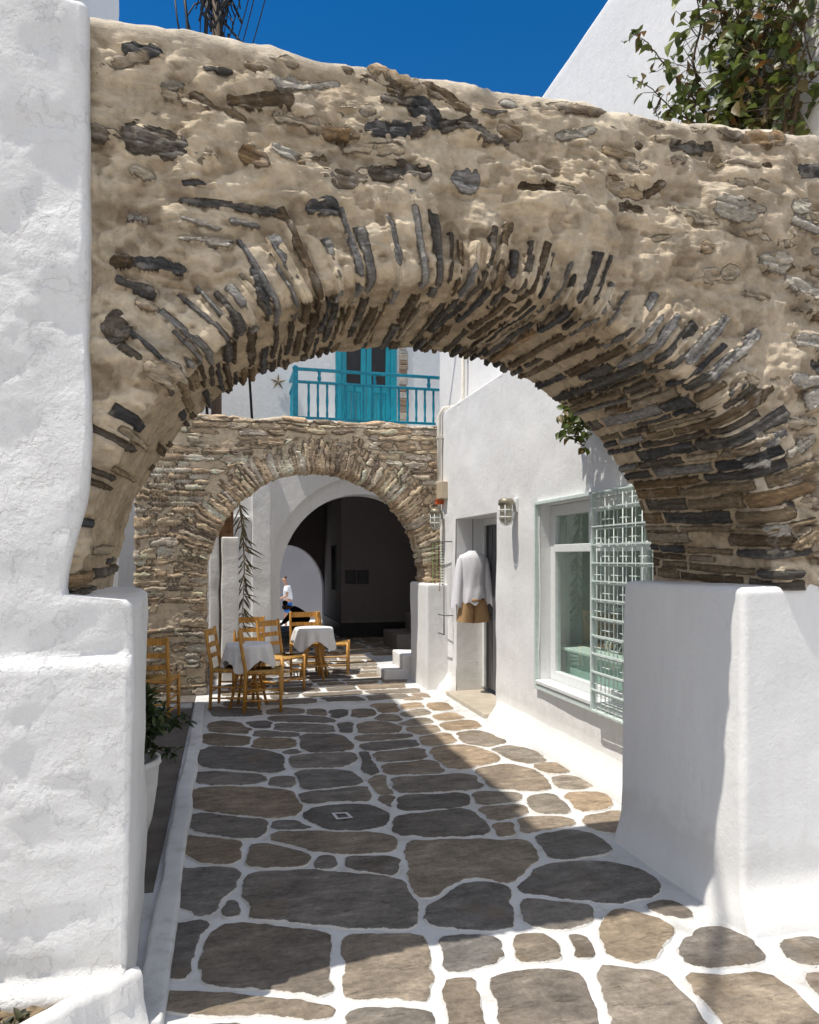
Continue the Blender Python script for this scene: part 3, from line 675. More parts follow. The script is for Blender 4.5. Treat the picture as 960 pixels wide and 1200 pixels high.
ZM((180, 820, 2.4), [
 [(150, 68), (240, 65), (270, 85), (262, 100), (200, 95), (150, 85)], [(150, 22), (225, 25), (300, 32), (305, 45), (160, 44)], [(140, 95), (265, 105), (262, 130), (135, 125)],
 [(255, 65), (325, 65), (325, 82), (280, 80)], [(345, 68), (505, 72), (508, 95), (345, 88)], [(285, 88), (405, 95), (400, 106), (290, 102)], [(285, 110), (400, 112), (395, 135), (290, 135)],
 [(330, 48), (420, 46), (495, 52), (503, 68), (345, 62)], [(320, 30), (420, 28), (425, 42), (325, 44)], [(432, 28), (475, 30), (488, 46), (435, 44)],
 [(420, 100), (515, 100), (550, 148), (430, 148), (415, 125)], [(132, 135), (270, 142), (365, 160), (360, 205), (250, 200), (118, 190)], [(390, 160), (500, 153), (560, 152), (575, 170), (510, 190), (400, 195), (385, 180)],
 [(372, 150), (390, 142), (412, 148), (395, 154)], [(110, 203), (200, 205), (310, 218), (318, 232), (250, 238), (110, 238)], [(330, 222), (400, 218), (405, 240), (380, 250), (345, 244), (328, 235)],
 [(402, 212), (425, 200), (455, 199), (520, 205), (580, 235), (560, 245), (430, 255), (408, 240)], [(105, 248), (250, 250), (375, 258), (400, 290), (405, 325), (350, 332), (220, 325), (98, 305)], [(420, 265), (590, 245), (605, 270), (590, 288), (430, 292)],
 ell, [(100, 318), (300, 342), (312, 355), (300, 385), (230, 392), (95, 368)], [(340, 345), (410, 342), (455, 360), (400, 366), (338, 362)], [(330, 378), (480, 376), (600, 375), (660, 385), (672, 428), (530, 432), (440, 425), (340, 402)],
 [(90, 382), (160, 390), (248, 405), (235, 460), (80, 450)], [(270, 412), (330, 408), (438, 438), (425, 465), (350, 474), (262, 465)],
 [(580, 150), (600, 150), (630, 210), (610, 215)], [(615, 217), (650, 215), (675, 265), (632, 266)], [(640, 276), (678, 274), (675, 306), (655, 300)], [(590, 125), (735, 112), (745, 130), (610, 145)], [(615, 152), (760, 138), (770, 165), (635, 178)],
 [(635, 185), (800, 170), (820, 205), (665, 213)], [(668, 220), (900, 215), (912, 248), (800, 262), (672, 262)], [(680, 272), (880, 265), (885, 300), (690, 318)], [(692, 325), (890, 310), (950, 380), (800, 392), (685, 380)],
 [(570, 72), (640, 65), (690, 80), (680, 95), (580, 97)], [(520, 70), (560, 67), (555, 95), (530, 92)], [(495, 33), (540, 30), (545, 44), (510, 55)], [(560, 30), (622, 28), (615, 45), (560, 50)], [(640, 42), (685, 46), (692, 62), (640, 57)], [(575, 102), (725, 98), (720, 108), (592, 119)]])
ZM((0, 0, 1.0), [[(480, 986), (520, 984), (575, 986), (612, 984), (626, 1002), (612, 1025), (592, 1034), (560, 1028), (535, 1032), (512, 1046), (500, 1052), (490, 1042), (484, 1010)],
 [(596, 1042), (597, 1082), (575, 1090), (540, 1090), (505, 1082), (512, 1065), (528, 1048), (550, 1037), (575, 1036)], [(517, 1100), (540, 1094), (585, 1100), (588, 1128), (555, 1133), (528, 1138)], [(523, 1155), (560, 1148), (580, 1225), (528, 1225)]])
ZM((400, 780, 2.667), [
 [(270, 120), (320, 118), (340, 137), (290, 142)], [(288, 160), (345, 150), (378, 165), (320, 175)], [(312, 185), (400, 172), (430, 195), (335, 207)], [(365, 212), (430, 205), (510, 242), (470, 255), (395, 245)],
 [(480, 262), (520, 250), (600, 270), (625, 300), (580, 305), (520, 290)], [(605, 315), (660, 308), (712, 335), (650, 338)], [(668, 355), (715, 347), (778, 378), (700, 387)], [(708, 405), (815, 402), (832, 440), (745, 455)], [(765, 485), (877, 458), (900, 520), (810, 515)],
 [(435, 325), (520, 312), (590, 325), (625, 355), (640, 388), (500, 388), (455, 365)], [(275, 265), (400, 250), (495, 290), (430, 312), (330, 325), (300, 300)], [(595, 415), (650, 403), (690, 430), (705, 460), (625, 462), (598, 440)],
 [(185, 150), (250, 135), (275, 150), (205, 162)], [(190, 180), (260, 165), (275, 180), (215, 192)], [(205, 195), (290, 188), (310, 208), (235, 218)], [(240, 228), (330, 212), (352, 240), (265, 252)], [(415, 402), (550, 400), (555, 425), (435, 440)],
 [(432, 445), (560, 435), (570, 465), (475, 492)], [(550, 490), (600, 478), (680, 478), (718, 490), (600, 520), (555, 522)], [(480, 498), (545, 492), (540, 535), (495, 540)],
 [(110, 125), (170, 120), (180, 145), (125, 150)], [(185, 125), (240, 118), (255, 130), (195, 140)], [(195, 98), (245, 95), (258, 108), (200, 112)]])
ZM((560, 900, 2.4), [
 [(170, 190), (260, 183), (310, 200), (325, 230), (215, 260), (185, 220)], [(150, 295), (230, 275), (330, 278), (430, 300), (480, 335), (470, 358), (380, 372), (240, 368), (120, 352)], [(122, 372), (240, 378), (318, 395), (315, 430), (220, 452), (150, 440), (125, 400)],
 [(355, 430), (410, 410), (500, 430), (550, 465), (480, 535), (420, 545), (365, 520), (350, 470)], [(565, 520), (600, 490), (660, 460), (740, 485), (785, 525), (740, 548), (600, 555)], [(485, 395), (530, 380), (590, 415), (550, 420)],
 [(345, 565), (450, 575), (520, 600), (590, 660), (650, 760), (400, 760)], [(20, 600), (130, 575), (265, 570), (300, 640), (340, 760), (60, 760)], [(595, 590), (700, 600), (800, 590), (850, 640), (940, 740), (850, 770), (720, 740), (640, 650)],
 [(105, 485), (190, 475), (240, 500), (255, 545), (110, 545)], [(252, 478), (305, 482), (325, 510), (322, 532), (268, 540)], [(870, 500), (960, 490), (1020, 530), (960, 548), (900, 545)], [(945, 600), (1020, 590), (1060, 640), (1000, 650)]])
# the rest of the lane (beyond the far arch, and on this side of the picture) laid in rough rows
rs = np.random.RandomState(3)
def rows(x0f, x1f, y0, y1):
    y = y0
    while y < y1:
        hh = rs.uniform(.26, .5); x = x0f + rs.uniform(0, .15)
        while x < x1f - .15:
            w = min(rs.uniform(.35, .85), x1f - x); gp = .03
            j = lambda s=.05: rs.uniform(-s, s)
            stones.append([(x + gp + j(), y + gp + j()), (x + w * .5 + j(), y + gp + j(.04)), (x + w - gp + j(), y + gp + j()), (x + w - gp + j(), y + hh - gp + j()), (x + w * .5 + j(), y + hh - gp + j(.04)), (x + gp + j(), y + hh - gp + j())])
            x += w
        y += hh
rows(-.15, 2.45, 8.5, 9.9); rows(-.1, 2.4, 9.9, 12.4); rows(.95, 3.6, 12.4, 18.2); rows(-2.0, -.1, 10.1, 12.3); rows(-6, 7, -5, 1.95)
V, Fs, cols, edge, sm = [], [], [], [], []
palf = [((.185, .165, .142), 4), ((.20, .168, .135), 3), ((.225, .185, .14), 2), ((.155, .142, .128), 4), ((.255, .20, .14), 1)]
pw = [p for p, w in palf for _ in range(w)]
outl = []
for poly in stones:
    p = np.array(chaikin(poly, 1)); L = np.linalg.norm(np.diff(np.vstack([p, p[:1]]), axis=0), axis=1).sum()
    outl.append(resample(np.vstack([p, p[:1]]), max(20, min(110, int(L / .028))) + 1)[:-1])
def normals2(k):
    tg = np.roll(k, -1, 0) - np.roll(k, 1, 0); n2 = np.stack([tg[:, 1], -tg[:, 0]], 1); n2 /= np.linalg.norm(n2, axis=1, keepdims=True) + 1e-9
    x, y = k[:, 0], k[:, 1]; area = (x * np.roll(y, -1) - np.roll(x, -1) * y).sum()
    return n2 * (1 if area > 0 else -1)
cen = np.array([o.mean(0) for o in outl]); radm = np.array([np.linalg.norm(o - c, axis=1).max() for o, c in zip(outl, cen)])
grown = []
for si, k in enumerate(outl):      # stones are trimmed to sit close: grow each until a painted joint is left
    nb = [t for t in range(len(outl)) if t != si and np.linalg.norm(cen[t] - cen[si]) < radm[t] + radm[si] + .25]
    joint = .026 if cen[si][1] > 3.3 else .040
    mx_ = (.11 if cen[si][0] < 2.0 else .05) if 1.9 < cen[si][1] < 8.5 else .012
    t = np.full(len(k), mx_)
    if nb:
        O = np.vstack([outl[q] for q in nb]); D2 = np.sqrt(((k[:, None, :] - O[None]) ** 2).sum(-1)).min(1); t = np.clip((D2 - joint) / 2, -.012, mx_)
    t = np.minimum(t, np.maximum(0, (k[:, 0] + .17)) + .0) if 1.9 < cen[si][1] < 8.5 else t
    for _ in range(3): t = .5 * t + .25 * (np.roll(t, 1) + np.roll(t, -1))
    n2 = normals2(k); k2 = k + n2 * t[:, None]
    k2 = k2 + n2 * (.009 * vnoise(k[:, 0] * 8, k[:, 1] * 8, 0 * k[:, 0] + si, 1) + .006 * vnoise(k[:, 0] * 27, k[:, 1] * 27, 0 * k[:, 0] + si, 2))[:, None]
    ang = np.arange(len(k)) ; k2 = k2 + n2 * (.008 * _hash(np.floor(ang / 5.), np.zeros(len(k)), np.zeros(len(k)) + si, 7))[:, None] * (1 if 1.9 < cen[si][1] < 9 else 0)
    grown.append(k2)
for si, k in enumerate(grown):
    cxy = k.mean(0); n2 = normals2(k); nn = len(k); rmin = np.linalg.norm(k - cxy, axis=1).min()
    lit = sstep(1.3, 2.1, cxy[0]) if cxy[1] > 4 else sstep(3.0, 2.2, cxy[1]) * .6  # stones in the sunny strips turn lighter tan: sunlight put into their colour
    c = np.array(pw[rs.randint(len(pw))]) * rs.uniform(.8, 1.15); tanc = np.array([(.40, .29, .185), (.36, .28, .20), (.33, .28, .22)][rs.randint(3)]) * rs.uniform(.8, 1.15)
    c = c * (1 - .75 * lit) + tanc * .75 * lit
    top = .007 + rs.uniform(0, .005); tilt = rs.uniform(-.005, .005, 2); b = len(V)
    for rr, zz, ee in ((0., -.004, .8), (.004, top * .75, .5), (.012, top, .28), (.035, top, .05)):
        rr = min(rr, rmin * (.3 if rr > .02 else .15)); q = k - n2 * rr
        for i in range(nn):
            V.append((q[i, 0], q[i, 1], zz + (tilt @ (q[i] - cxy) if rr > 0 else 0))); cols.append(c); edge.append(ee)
    for r_ in range(3):
        for i in range(nn): Fs.append([b + r_ * nn + i, b + r_ * nn + (i + 1) % nn, b + (r_ + 1) * nn + (i + 1) % nn, b + (r_ + 1) * nn + i]); sm.append(True)
    Fs.append([b + 3 * nn + i for i in range(nn)]); sm.append(True)
nflag = len(Fs)
# painted mortar bed between the stones: one gently uneven sheet
gx = np.linspace(-9, 9, 145); gy = np.linspace(-8, 18.3, 214); GX, GY = np.meshgrid(gx, gy, indexing='ij')
# (thick slab; its far edge is the drop to the courtyard)
b = len(V); GZ = .003 * fbm(GX * 2, GY * 2, 0 * GX, 3, 5)
V += [tuple(p) for p in np.stack([GX, GY, GZ], -1).reshape(-1, 3)]; cols += [(1, 1, 1)] * GX.size; edge += [0] * GX.size
for q in grid_faces(*GX.shape)[:, ::-1]: Fs.append([b + int(i) for i in q[::-1]]); sm.append(True)
e0 = len(V); V += [(-9, 18.3, 0), (9, 18.3, 0), (9, 18.3, -.65), (-9, 18.3, -.65)]; cols += [(1, 1, 1)] * 4; edge += [0] * 4; Fs.append([e0, e0 + 1, e0 + 2, e0 + 3]); sm.append(False)
me = bpy.data.meshes.new('pavement'); me.from_pydata(V, [], Fs)
me.polygons.foreach_set('use_smooth', sm); me.polygons.foreach_set('material_index', [0] * nflag + [1] * (len(Fs) - nflag))
at = me.color_attributes.new('col', 'FLOAT_COLOR', 'POINT'); at.data.foreach_set('color', np.hstack([np.array(cols), np.ones((len(V), 1))]).astype('f').ravel())
ae = me.attributes.new('edge', 'FLOAT', 'POINT'); ae.data.foreach_set('value', np.array(edge, 'f'))
pav = link('pavement', me, [M['flag'], M['grout']]); pav['kind'] = 'structure'
# painted square in the round flagstone
sq = [onG(180 + x / 2.4, 820 + y / 2.4)[:2] for x, y in [(500, 324), (545, 322), (562, 338), (514, 343)]]
cm = np.mean(sq, axis=0); inn = [tuple(cm + (np.array(p) - cm) * .62) for p in sq]
mk = MB(); mk.add([(p[0], p[1], .0145) for p in sq] + [(p[0], p[1], .0145) for p in inn], [(i, (i + 1) % 4, 4 + (i + 1) % 4, 4 + i) for i in range(4)])
mk.build('painted_mark', M['grout'])['kind'] = 'structure'
# side strip at the foot of the left house
MB().box(-1.3, -.36, 3.9, 9.45, -.02, .008).build('side_floor', M['floor_grey'])['kind'] = 'structure'
def kerbwarp(P):
    P[:, 0] += .012 * vnoise(P[:, 1] * 2, P[:, 1] * 0, P[:, 1] * 0, 2); return P
rbox('kerb', -.335, -.225, 2.75, 8.75, -.03, .045, .02, M['grout'], None, res=.06, amp=.008, warp=kerbwarp)['kind'] = 'structure'
rbox('kerb', -1.3, -.375, 8.58, 8.75, -.03, .04, .02, M['grout'], None, res=.06, amp=.006)['kind'] = 'structure'

# ------------------------------------------------------------------ left side masonry
hl = thing('white_house', 'whitewashed house front with flaking lime wash at the left edge, nearest the camera', 'house', (-2.5, 3.3, 0))
def lw(P):
    x, y, z = P[:, 0].copy(), P[:, 1].copy(), P[:, 2]; front = y < 3.0; right = x > -.7
    foot = sstep(1.575, 1.545, z)     # the pedestal widens out under the foot of the arch
    P[:, 0] += np.where(right, sstep(-.7, -.50, x) * (.012 * vnoise(z * 2.2, z * 0, z * 0, 31) * (1 - foot) + foot * (.150 - .055 * (y - 2.81) - .010 * sstep(1.5, 0, z) + .008 * vnoise(z * 3, y * 2, z * 0, 35)) - (.065 * sstep(2.0, 1.58, z) + .13 * sstep(2.88, 2.95, y)) * (1 - foot)), 0)
    q = fbm(x * 2.3, z * 2.3, z * 0, 6, 77, .6); fl = sstep(.02, .055, q) + sstep(-.30, -.27, q)
    P[:, 1] += np.where(front, -.0045 * fl + .010 * fbm(x * 1.3, z * 1.3, z * 0, 3, 3) - .030 * sstep(1.345, 1.325, z) - .06 * sstep(.235, .195, z), 0)
    return P
rbox('wall', -5, -.480, 2.81, 3.95, -.05, 3.70, .024, M['white_rough'], hl, res=.022, amp=.009, seed=3, warp=lw)
# pedestal under the right foot
def rp(P):
    z, x, y = P[:, 2], P[:, 0], P[:, 1]
    fl = .12 * sstep(.26, 0, z) ** 1.8
    P[:, 0] -= np.where(x < 3, fl * .4 + .02 * sstep(1.5, 0, z), 0)
    P[:, 1] -= np.where(y < 3.2, fl + .02 * sstep(1.5, 0, z), 0)
    P[:, 2] += np.where(z > 1.4, .07 * sstep(2.55, 2.8, x) * sstep(3.3, 2.9, y), 0)
    return P
pr = thing('pedestal', 'smooth white pedestal under the right foot of the near arch', 'pedestal', (3.2, 3.4, 0))
rbox('plaster_block', 2.34, 4.6, 2.90, 3.95, -.05, 1.565, .03, M['white_smooth'], pr, res=.04, amp=.010, seed=18, warp=rp, freq=1.6)

# tall house on the left of the lane
ht = thing('white_house', 'tall plain white house rising in shade behind the near arch on the left', 'house', (-3, 6.2, 0))
rbox('wall', -6, -1.12, 3.97, 8.35, -.05, 8.15, .05, M['white'], ht, res=.15, amp=.012, seed=28)
rbox('wall', -6, -1.18, 3.0, 3.965, 3.72, 8.15, .05, M['white'], ht, res=.15, amp=.012, seed=29)  # unseen block added so the house also shades the lane behind the arch
hs = thing('white_house', 'white house wall glimpsed through the gap left of the far arch', 'house', (-4, 12, 0))
rbox('wall', -7, -2.2, 9.2, 14, -.05, 5.5, .05, M['white'], hs, res=.15, amp=.012, seed=38)

# ------------------------------------------------------------------ right shop house
WX = 2.8
hr = thing('white_house', 'white shop house right of the lane with display window and recessed doorway', 'house', (4.5, 6.7, 0))
WIN = (4.30, 6.17, .56, 2.19); DOOR = (7.28, 8.67, .05, 2.20)
def flare(U, Z): return -.15 * sstep(.30, 0, Z) ** 1.7 * sstep(9.6, 9.2, U) * (1 - sstep(7.15, 7.3, U) * sstep(8.8, 8.65, U))
holed_wall('wall', 'x', WX, (3.9, 9.5), (0, 3.62), [WIN, DOOR], M['white_smooth'], hr, res=.07, amp=.012, seed=2, off=flare)
m = MB()
m.box(WX + .004, 3.6, 9.5, 9.6, 0, 3.6); m.box(WX + .006, 3.3, 3.9, 9.55, 3.60, 3.66, b=.02)
y0, y1, z0, z1 = DOOR
m.box(WX + .003, 3.22, y0 - .12, y0, 0, z1 + .1); m.box(WX + .003, 3.22, y1, y1 + .12, 0, z1 + .1); m.box(WX + .003, 3.22, y0, y1, z1, z1 + .12)
y0, y1, z0, z1 = WIN
m.box(WX + .003, 2.99, y0 - .1, y0, z0 - .1, z1 + .1); m.box(WX + .003, 2.99, y1, y1 + .1, z0 - .1, z1 + .1); m.box(WX + .003, 2.99, y0, y1, z1, z1 + .1); m.box(WX + .003, 2.99, y0, y1, z0 - .1, z0)
m.build('reveal', M['white_smooth'], hr)
# shop room behind the window
m = MB(); m.box(3.9, 4.0, 3.9, 6.5, 0, 3); m.box(2.995, 3.9, 6.42, 6.5, 0, 3); m.box(2.995, 3.9, 3.9, 4.0, 0, 3); m.box(2.995, 3.9, 4.0, 6.42, 2.4, 2.5); m.box(2.995, 3.9, 4.0, 6.42, .4, .5)
m.build('shop_interior', plain('shop_wall', (.78, .82, .78), .8, var=.1, scale=3), hr)
# upper storey, set back
up = rbox('upper_wall', 3.15, 8, 3.0, 10.6, 3.60, 6.48, .05, M['white_smooth'], hr, res=.12, amp=.01, seed=6, freq=1.2)
rbox('back_block', 4.7, 8, 3.98, 10.4, -.05, 3.6, .05, M['white'], hr, res=.2)
# window
wd = MB(); sx = 2.90
def bar(mb, ya, yb, za, zb, x0=sx, x1=sx + .06): mb.box(x0, x1, ya, yb, za, zb, b=.006)
y0, y1, z0, z1 = WIN; ym = 4.98
bar(wd, y0 + .002, y0 + .09, z0 + .002, z1 - .002); bar(wd, y1 - .10, y1 - .002, z0 + .002, z1 - .002); bar(wd, y0 + .09, y1 - .10, z0 + .002, z0 + .12); bar(wd, y0 + .09, y1 - .10, z1 - .10, z1 - .002)
bar(wd, y0 + .09, y1 - .10, 1.76, 1.83, sx - .01, sx + .055); bar(wd, 5.40, 5.45, 1.83, z1 - .10, sx + .004, sx + .05); bar(wd, 4.60, 4.68, z0 + .12, 1.76, sx + .004, sx + .05)
win = thing('x', 'x', 'x'); bpy.data.objects.remove(win)
win = wd.build('window_frame', M['frame_white'], hr)
MB().add([(sx + .03, y0 + .06, z0 + .08), (sx + .03, y0 + .06, z1 - .06), (sx + .03, y1 - .06, z1 - .06), (sx + .03, y1 - .06, z0 + .08)], [(0, 1, 2, 3)]).build('pane', M['glass'], win)
t = MB(); fy0, fy1 = 4.26, 6.215
for a in ((fy0, fy1, z1 + .004, z1 + .035), (fy0, fy1, z0 - .05, z0 - .004), (fy1 - .03, fy1, z0 - .004, z1 + .004), (fy0, fy0 + .03, z0 - .004, z1 + .004)): t.box(WX - .045, WX + .002, *a, b=.004)
t.build('iron_surround', M['mint'], hr)
MB().box(WX - .055, WX + .09, y0 + .003, y1 - .003, z0 + .002, z0 + .035, b=.006).build('sill', M['frame_white'], hr)
# security grille: two folded leaves of flat bars
gr = MB()
for li, (gx_, ya, yb) in enumerate(((WX - .075, 4.22, 5.05), (WX - .10, 4.18, 5.04))):
    za, zb = .55, 2.20
    for y in (ya, yb - .022): gr.box(gx_, gx_ + .018, y, y + .022, za, zb)
    nz = 12
    for k in range(nz + 1):
        z = za + (zb - za) * k / nz + (.02 if li else 0) * (0 < k < nz); gr.box(gx_ - .004, gx_ + .014, ya + .022, yb - .022, z - .005, z + .005)
    for k in range(1, 7):
        y = ya + (yb - ya) * k / 7 + (.03 if li else 0); gr.tube([(gx_ + .007, y, za), (gx_ + .007, y, zb)], .004, 6, mi=0)
        for q in range(nz):
            zc = za + (zb - za) * (q + .5) / nz
            if (k + q) % 2: gr.tube([(gx_ + .012, y - .05, zc), (gx_ + .012, y + .05, zc)], .004, 5)
grille = gr.build('security_grille', M['mint'], hr)
# display: shelf and white ornaments (each its own)
sh = thing('display_shelf', 'pale green display plinth inside the shop window', 'shelf', (3.5, 5.4, .56))
MB().box(3.06, 3.75, 4.1, 6.38, .5, .86, b=.01).build('plinth', plain('plinth_paint', (.62, .76, .70), .5, var=.05), sh)
MB().box(3.0, 3.85, 4.05, 6.40, .862, .89, b=.006).build('shelf_top', plain('shelf_paint', (.76, .82, .78), .5, var=.04), sh)
wc = plain('white_ceramic', (.72, .73, .70), .25, var=.05)
v_ = thing('vase', 'white bottle vase standing on the display shelf behind the shop window', 'vase', (3.32, 5.28, .89))
MB().lathe((0, 0, 0), [(0, 0), (.05, 0), (.062, .05), (.05, .1), (.018, .16), (.015, .24), (.024, .26), (.02, .262), (.012, .24)], 20).build('vase_body', wc, v_, world=False)
v_ = thing('openwork_basket', 'white openwork basket beside the bottle vase in the shop window', 'basket', (3.3, 5.62, .89))
m = MB()
for k in range(16):
    a = 2 * PI * k / 16; m.tube([(.10 * math.cos(a), .10 * math.sin(a), 0), (.13 * math.cos(a + .3), .13 * math.sin(a + .3), .07), (.11 * math.cos(a + .5), .11 * math.sin(a + .5), .13)], .009, 6)
m.lathe((0, 0, .13), [(.10, -.012), (.125, 0), (.10, .012)], 24); m.lathe((0, 0, 0), [(0, 0), (.11, 0), (.11, .015), (0, .015)], 20); m.build('basket_weave', wc, v_, world=False)
v_ = thing('shallow_dish', 'white shallow dish on the display shelf at the front of the shop window', 'dish', (3.2, 5.05, .89))
MB().lathe((0, 0, 0), [(0, .004), (.06, 0), (.11, .035), (.115, .04), (.1, .03), (0, .012)], 24).build('dish_body', wc, v_, world=False)
# small box shelf further in
v_ = thing('wall_shelf', 'small white shelf on the back wall of the shop window', 'shelf', (3.7, 6.0, 1.2))
MB().box(3.45, 3.895, 5.5, 6.41, 1.22, 1.26, b=.005).box(3.8, 3.89, 5.7, 5.74, 1.05, 1.218).box(3.8, 3.89, 6.2, 6.24, 1.05, 1.218).build('shelf_board', wc, v_)
# door
dx = 3.14; y0, y1, z0, z1 = DOOR
df = MB(); df.box(dx, dx + .06, y0 + .002, y0 + .07, z0 + .04, z1 - .002, b=.004); df.box(dx, dx + .06, y1 - .07, y1 - .002, z0 + .04, z1 - .002, b=.004); df.box(dx, dx + .06, y0 + .07, y1 - .07, z1 - .08, z1 - .002, b=.004)
dfr = df.build('door_frame', M['frame_white'], hr)
dl = MB()
n = 9; yy = np.linspace(y0 + .075, y1 - .20, n + 1)
for i in range(n): dl.box(dx + .015 + .004 * (i % 2), dx + .05, yy[i] + .003, yy[i + 1] - .003, z0 + .05, z1 - .085, b=.004)
leaf_d = dl.build('door', M['grey_door'], hr)
MB().box(dx + .03, dx + .05, y1 - .195, y1 - .075, z0 + .05, z1 - .085).build('side_light', M['picture'], dfr)
MB().lathe((dx - .02, y1 - .27, 1.02), [(0, -.02), (.022, -.015), (.026, 0), (.02, .02), (.012, .04)], 14, axis='x').build('handle', M['brass'], leaf_d)
MB().box(2.66, 3.16, y0 + .003, y1 - .003, .0, .052, b=.01).build('threshold', M['threshold'], hr)
# drain pipe down the far corner and along the parapet line
dp = thing('drainpipe', 'cream painted drainpipe running down the far corner of the shop house', 'pipe', (2.75, 9.3, 0))
MB().tube([(3.08, 9.25, 6.4), (3.08, 9.25, 3.86), (3.0, 9.24, 3.74), (2.80, 9.24, 3.70), (2.745, 9.25, 3.6), (2.745, 9.25, 2.35)], .026, 10).build('pipe_run', M['pipe'], dp)
for z in (5.6, 4.6): MB().box(3.05, 3.16, 9.21, 9.29, z, z + .03).build('bracket', M['pipe'], dp)
for z in (3.3, 2.7): MB().box(2.715, 2.81, 9.21, 9.29, z, z + .03).build('bracket', M['pipe'], dp)
# wall lamps (bulkhead lamps in a wire cage)
def wall_lamp(label):
    t = thing('wall_lamp', label, 'lamp', (0, 0, 0), 0, 'caged wall lamps on the shop house')
    MB().box(-.02, .0, -.05, .05, -.02, .12, b=.006).tube([(-.01, 0, .07), (-.06, 0, .10), (-.11, 0, .09)], .018, 8).build('bracket', M['frame_white'], t, world=False)
    MB().lathe((-.11, 0, 0), [(0, .12), (.055, .115), (.075, .10), (.08, .05), (.072, .045), (0, .045)], 20).build('cap', M['brass'], t, world=False)
    MB().lathe((-.11, 0, 0), [(.058, .05), (.062, 0), (.06, -.08), (.045, -.12), (.02, -.135), (0, -.138)], 20).build('glass_jar', M['lamp_glass'], t, world=False)
    c = MB()
    for z, r in ((.0, .074), (-.07, .074)):
        c.tube([(-.11 + r * math.cos(a), r * math.sin(a), z) for a in np.linspace(0, 2 * PI, 25)], .005, 5)
    for k in range(6):
        a = k * PI / 3; c.tube([(-.11 + .074 * math.cos(a), .074 * math.sin(a), .05), (-.11 + .074 * math.cos(a), .074 * math.sin(a), -.08), (-.11 + .05 * math.cos(a), .05 * math.sin(a), -.135), (-.11, 0, -.152)], .005, 5)
    c.build('wire_cage', M['frame_white'], t, world=False)
    return t
l1 = wall_lamp('caged glass wall lamp between the doorway and the shop window'); p = onX(606, 598, WX); l1.location = (WX - .005, p[1], p[2])
p = onX(520, 607, WX); l2 = copy_tree(l1, label='caged glass wall lamp at the far corner below the beige meter box', loc=(WX - .005, p[1] - .02, p[2]))
mbx = thing('meter_box', 'beige meter box with an orange tag high on the far corner of the shop wall', 'box', (WX, 9.0, 2.55))
p0, p1 = onX(519, 566, WX), onX(528, 588, WX)
MB().box(WX - .09, WX - .002, p1[1] + .1, p0[1], p1[2] + .05, p0[2], b=.01).build('casing', M['beige_box'], mbx)
MB().box(WX - .10, WX - .003, p1[1] + .35, p0[1] - .06, p1[2] - .01, p1[2] + .045, b=.006).build('tag', M['orange'], mbx)
# buttress and little steps at the far corner
bt = thing('buttress', 'low white buttress under the right foot of the far arch', 'buttress', (2.6, 9.25, 0))
rbox('plaster_block', 2.52, 2.86, 9.05, 9.92, -.05, 1.38, .03, M['white_smooth'], bt, res=.06, amp=.006, seed=44)
st = thing('step_block', 'small white two-tier step block beside the right foot of the far arch', 'steps', (2.4, 10.2, 0))
rbox('lower_step', 2.15, 2.7, 9.95, 10.5, -.03, .14, .02, M['white'], st, res=.1); rbox('upper_step', 2.42, 2.75, 9.96, 10.6, .1, .34, .02, M['white'], st, res=.1)

# jewellery rack on the wall, hanging garments
rk = thing('jewellery_rack', 'thin black wall rack hung with strings of beads left of the shop doorway', 'rack', (WX, 8.95, 1.5))
pa, pb = onX(509, 631, WX)[1], onX(531, 631, WX)[1]
pa = min(pa, 9.42)
m = MB(); rx = WX - .12; m.tube([(rx, pb, 1.92), (rx, pb, .98)], .005, 6)
m.tube([(WX, pb, 1.92), (rx, pb, 1.92), (rx, pa, 1.92), (WX, pa, 1.92)], .007, 6).tube([(rx, pb, .98), (rx, pa, .98)], .006, 6).tube([(rx, pb, .98), (rx, pb, .74), (rx, pb + .32, .74), (rx, pb + .32, .98)], .008, 6)
m.tube([(WX, pb, .98), (rx, pb, .98)], .006, 6).tube([(WX, pa, .98), (rx, pa, .98)], .006, 6).build('rack_frame', M['iron'], rk)
rr = random.Random(4)
bd = MB()
bmats = [M['iron'], plain('green_beads', (.2, .32, .08), .4, var=.5), plain('brown_beads', (.2, .1, .05), .4, var=.5)]
for k in range(9):
    y = pb + .06 + (pa - pb - .1) * k / 8; ln = rr.uniform(.5, .85)
    bd = MB(); bd.tube([(rx, y, 1.915), (rx - .004, y + .01, 1.915 - ln)], .0025, 5)
    for q in range(int(ln / .035)):
        z = 1.9 - q * .035; bd.lathe((rx, y, z), [(0, -.009), (.009, -.004), (.009, .004), (0, .009)], 6)
    bd.build('bead_string', bmats[k % 3], rk)
# garments
gm = thing('hanging_shirt', 'white knitted tunic hung on a bust form in the shop doorway', 'shirt', (2.93, 8.42, 1.2))
rows_ = []
prof = [(1.80, .055, .05), (1.775, .10, .07), (1.745, .19, .09), (1.70, .215, .105), (1.6, .20, .115), (1.5, .19, .12), (1.4, .185, .115), (1.32, .20, .12), (1.24, .215, .13), (1.18, .22, .125)]
for i, (z, rx_, ry_) in enumerate(prof):
    rx_ *= .86; rows_.append([(2.93 + rx_ * math.cos(a) * (1 + .07 * i / 9 * math.sin(7 * a + .3 * i)), 8.42 + ry_ * math.sin(a) * (1 + .05 * i / 9 * math.sin(9 * a + i)), z - (.03 * math.sin(3 * a + 1) + .025 * math.sin(7 * a)) * (i / 9) ** 2) for a in np.linspace(0, 2 * PI, 48, endpoint=False)])
MB().grid(rows_, closed=True).build('body', M['shirt_cloth'], gm)
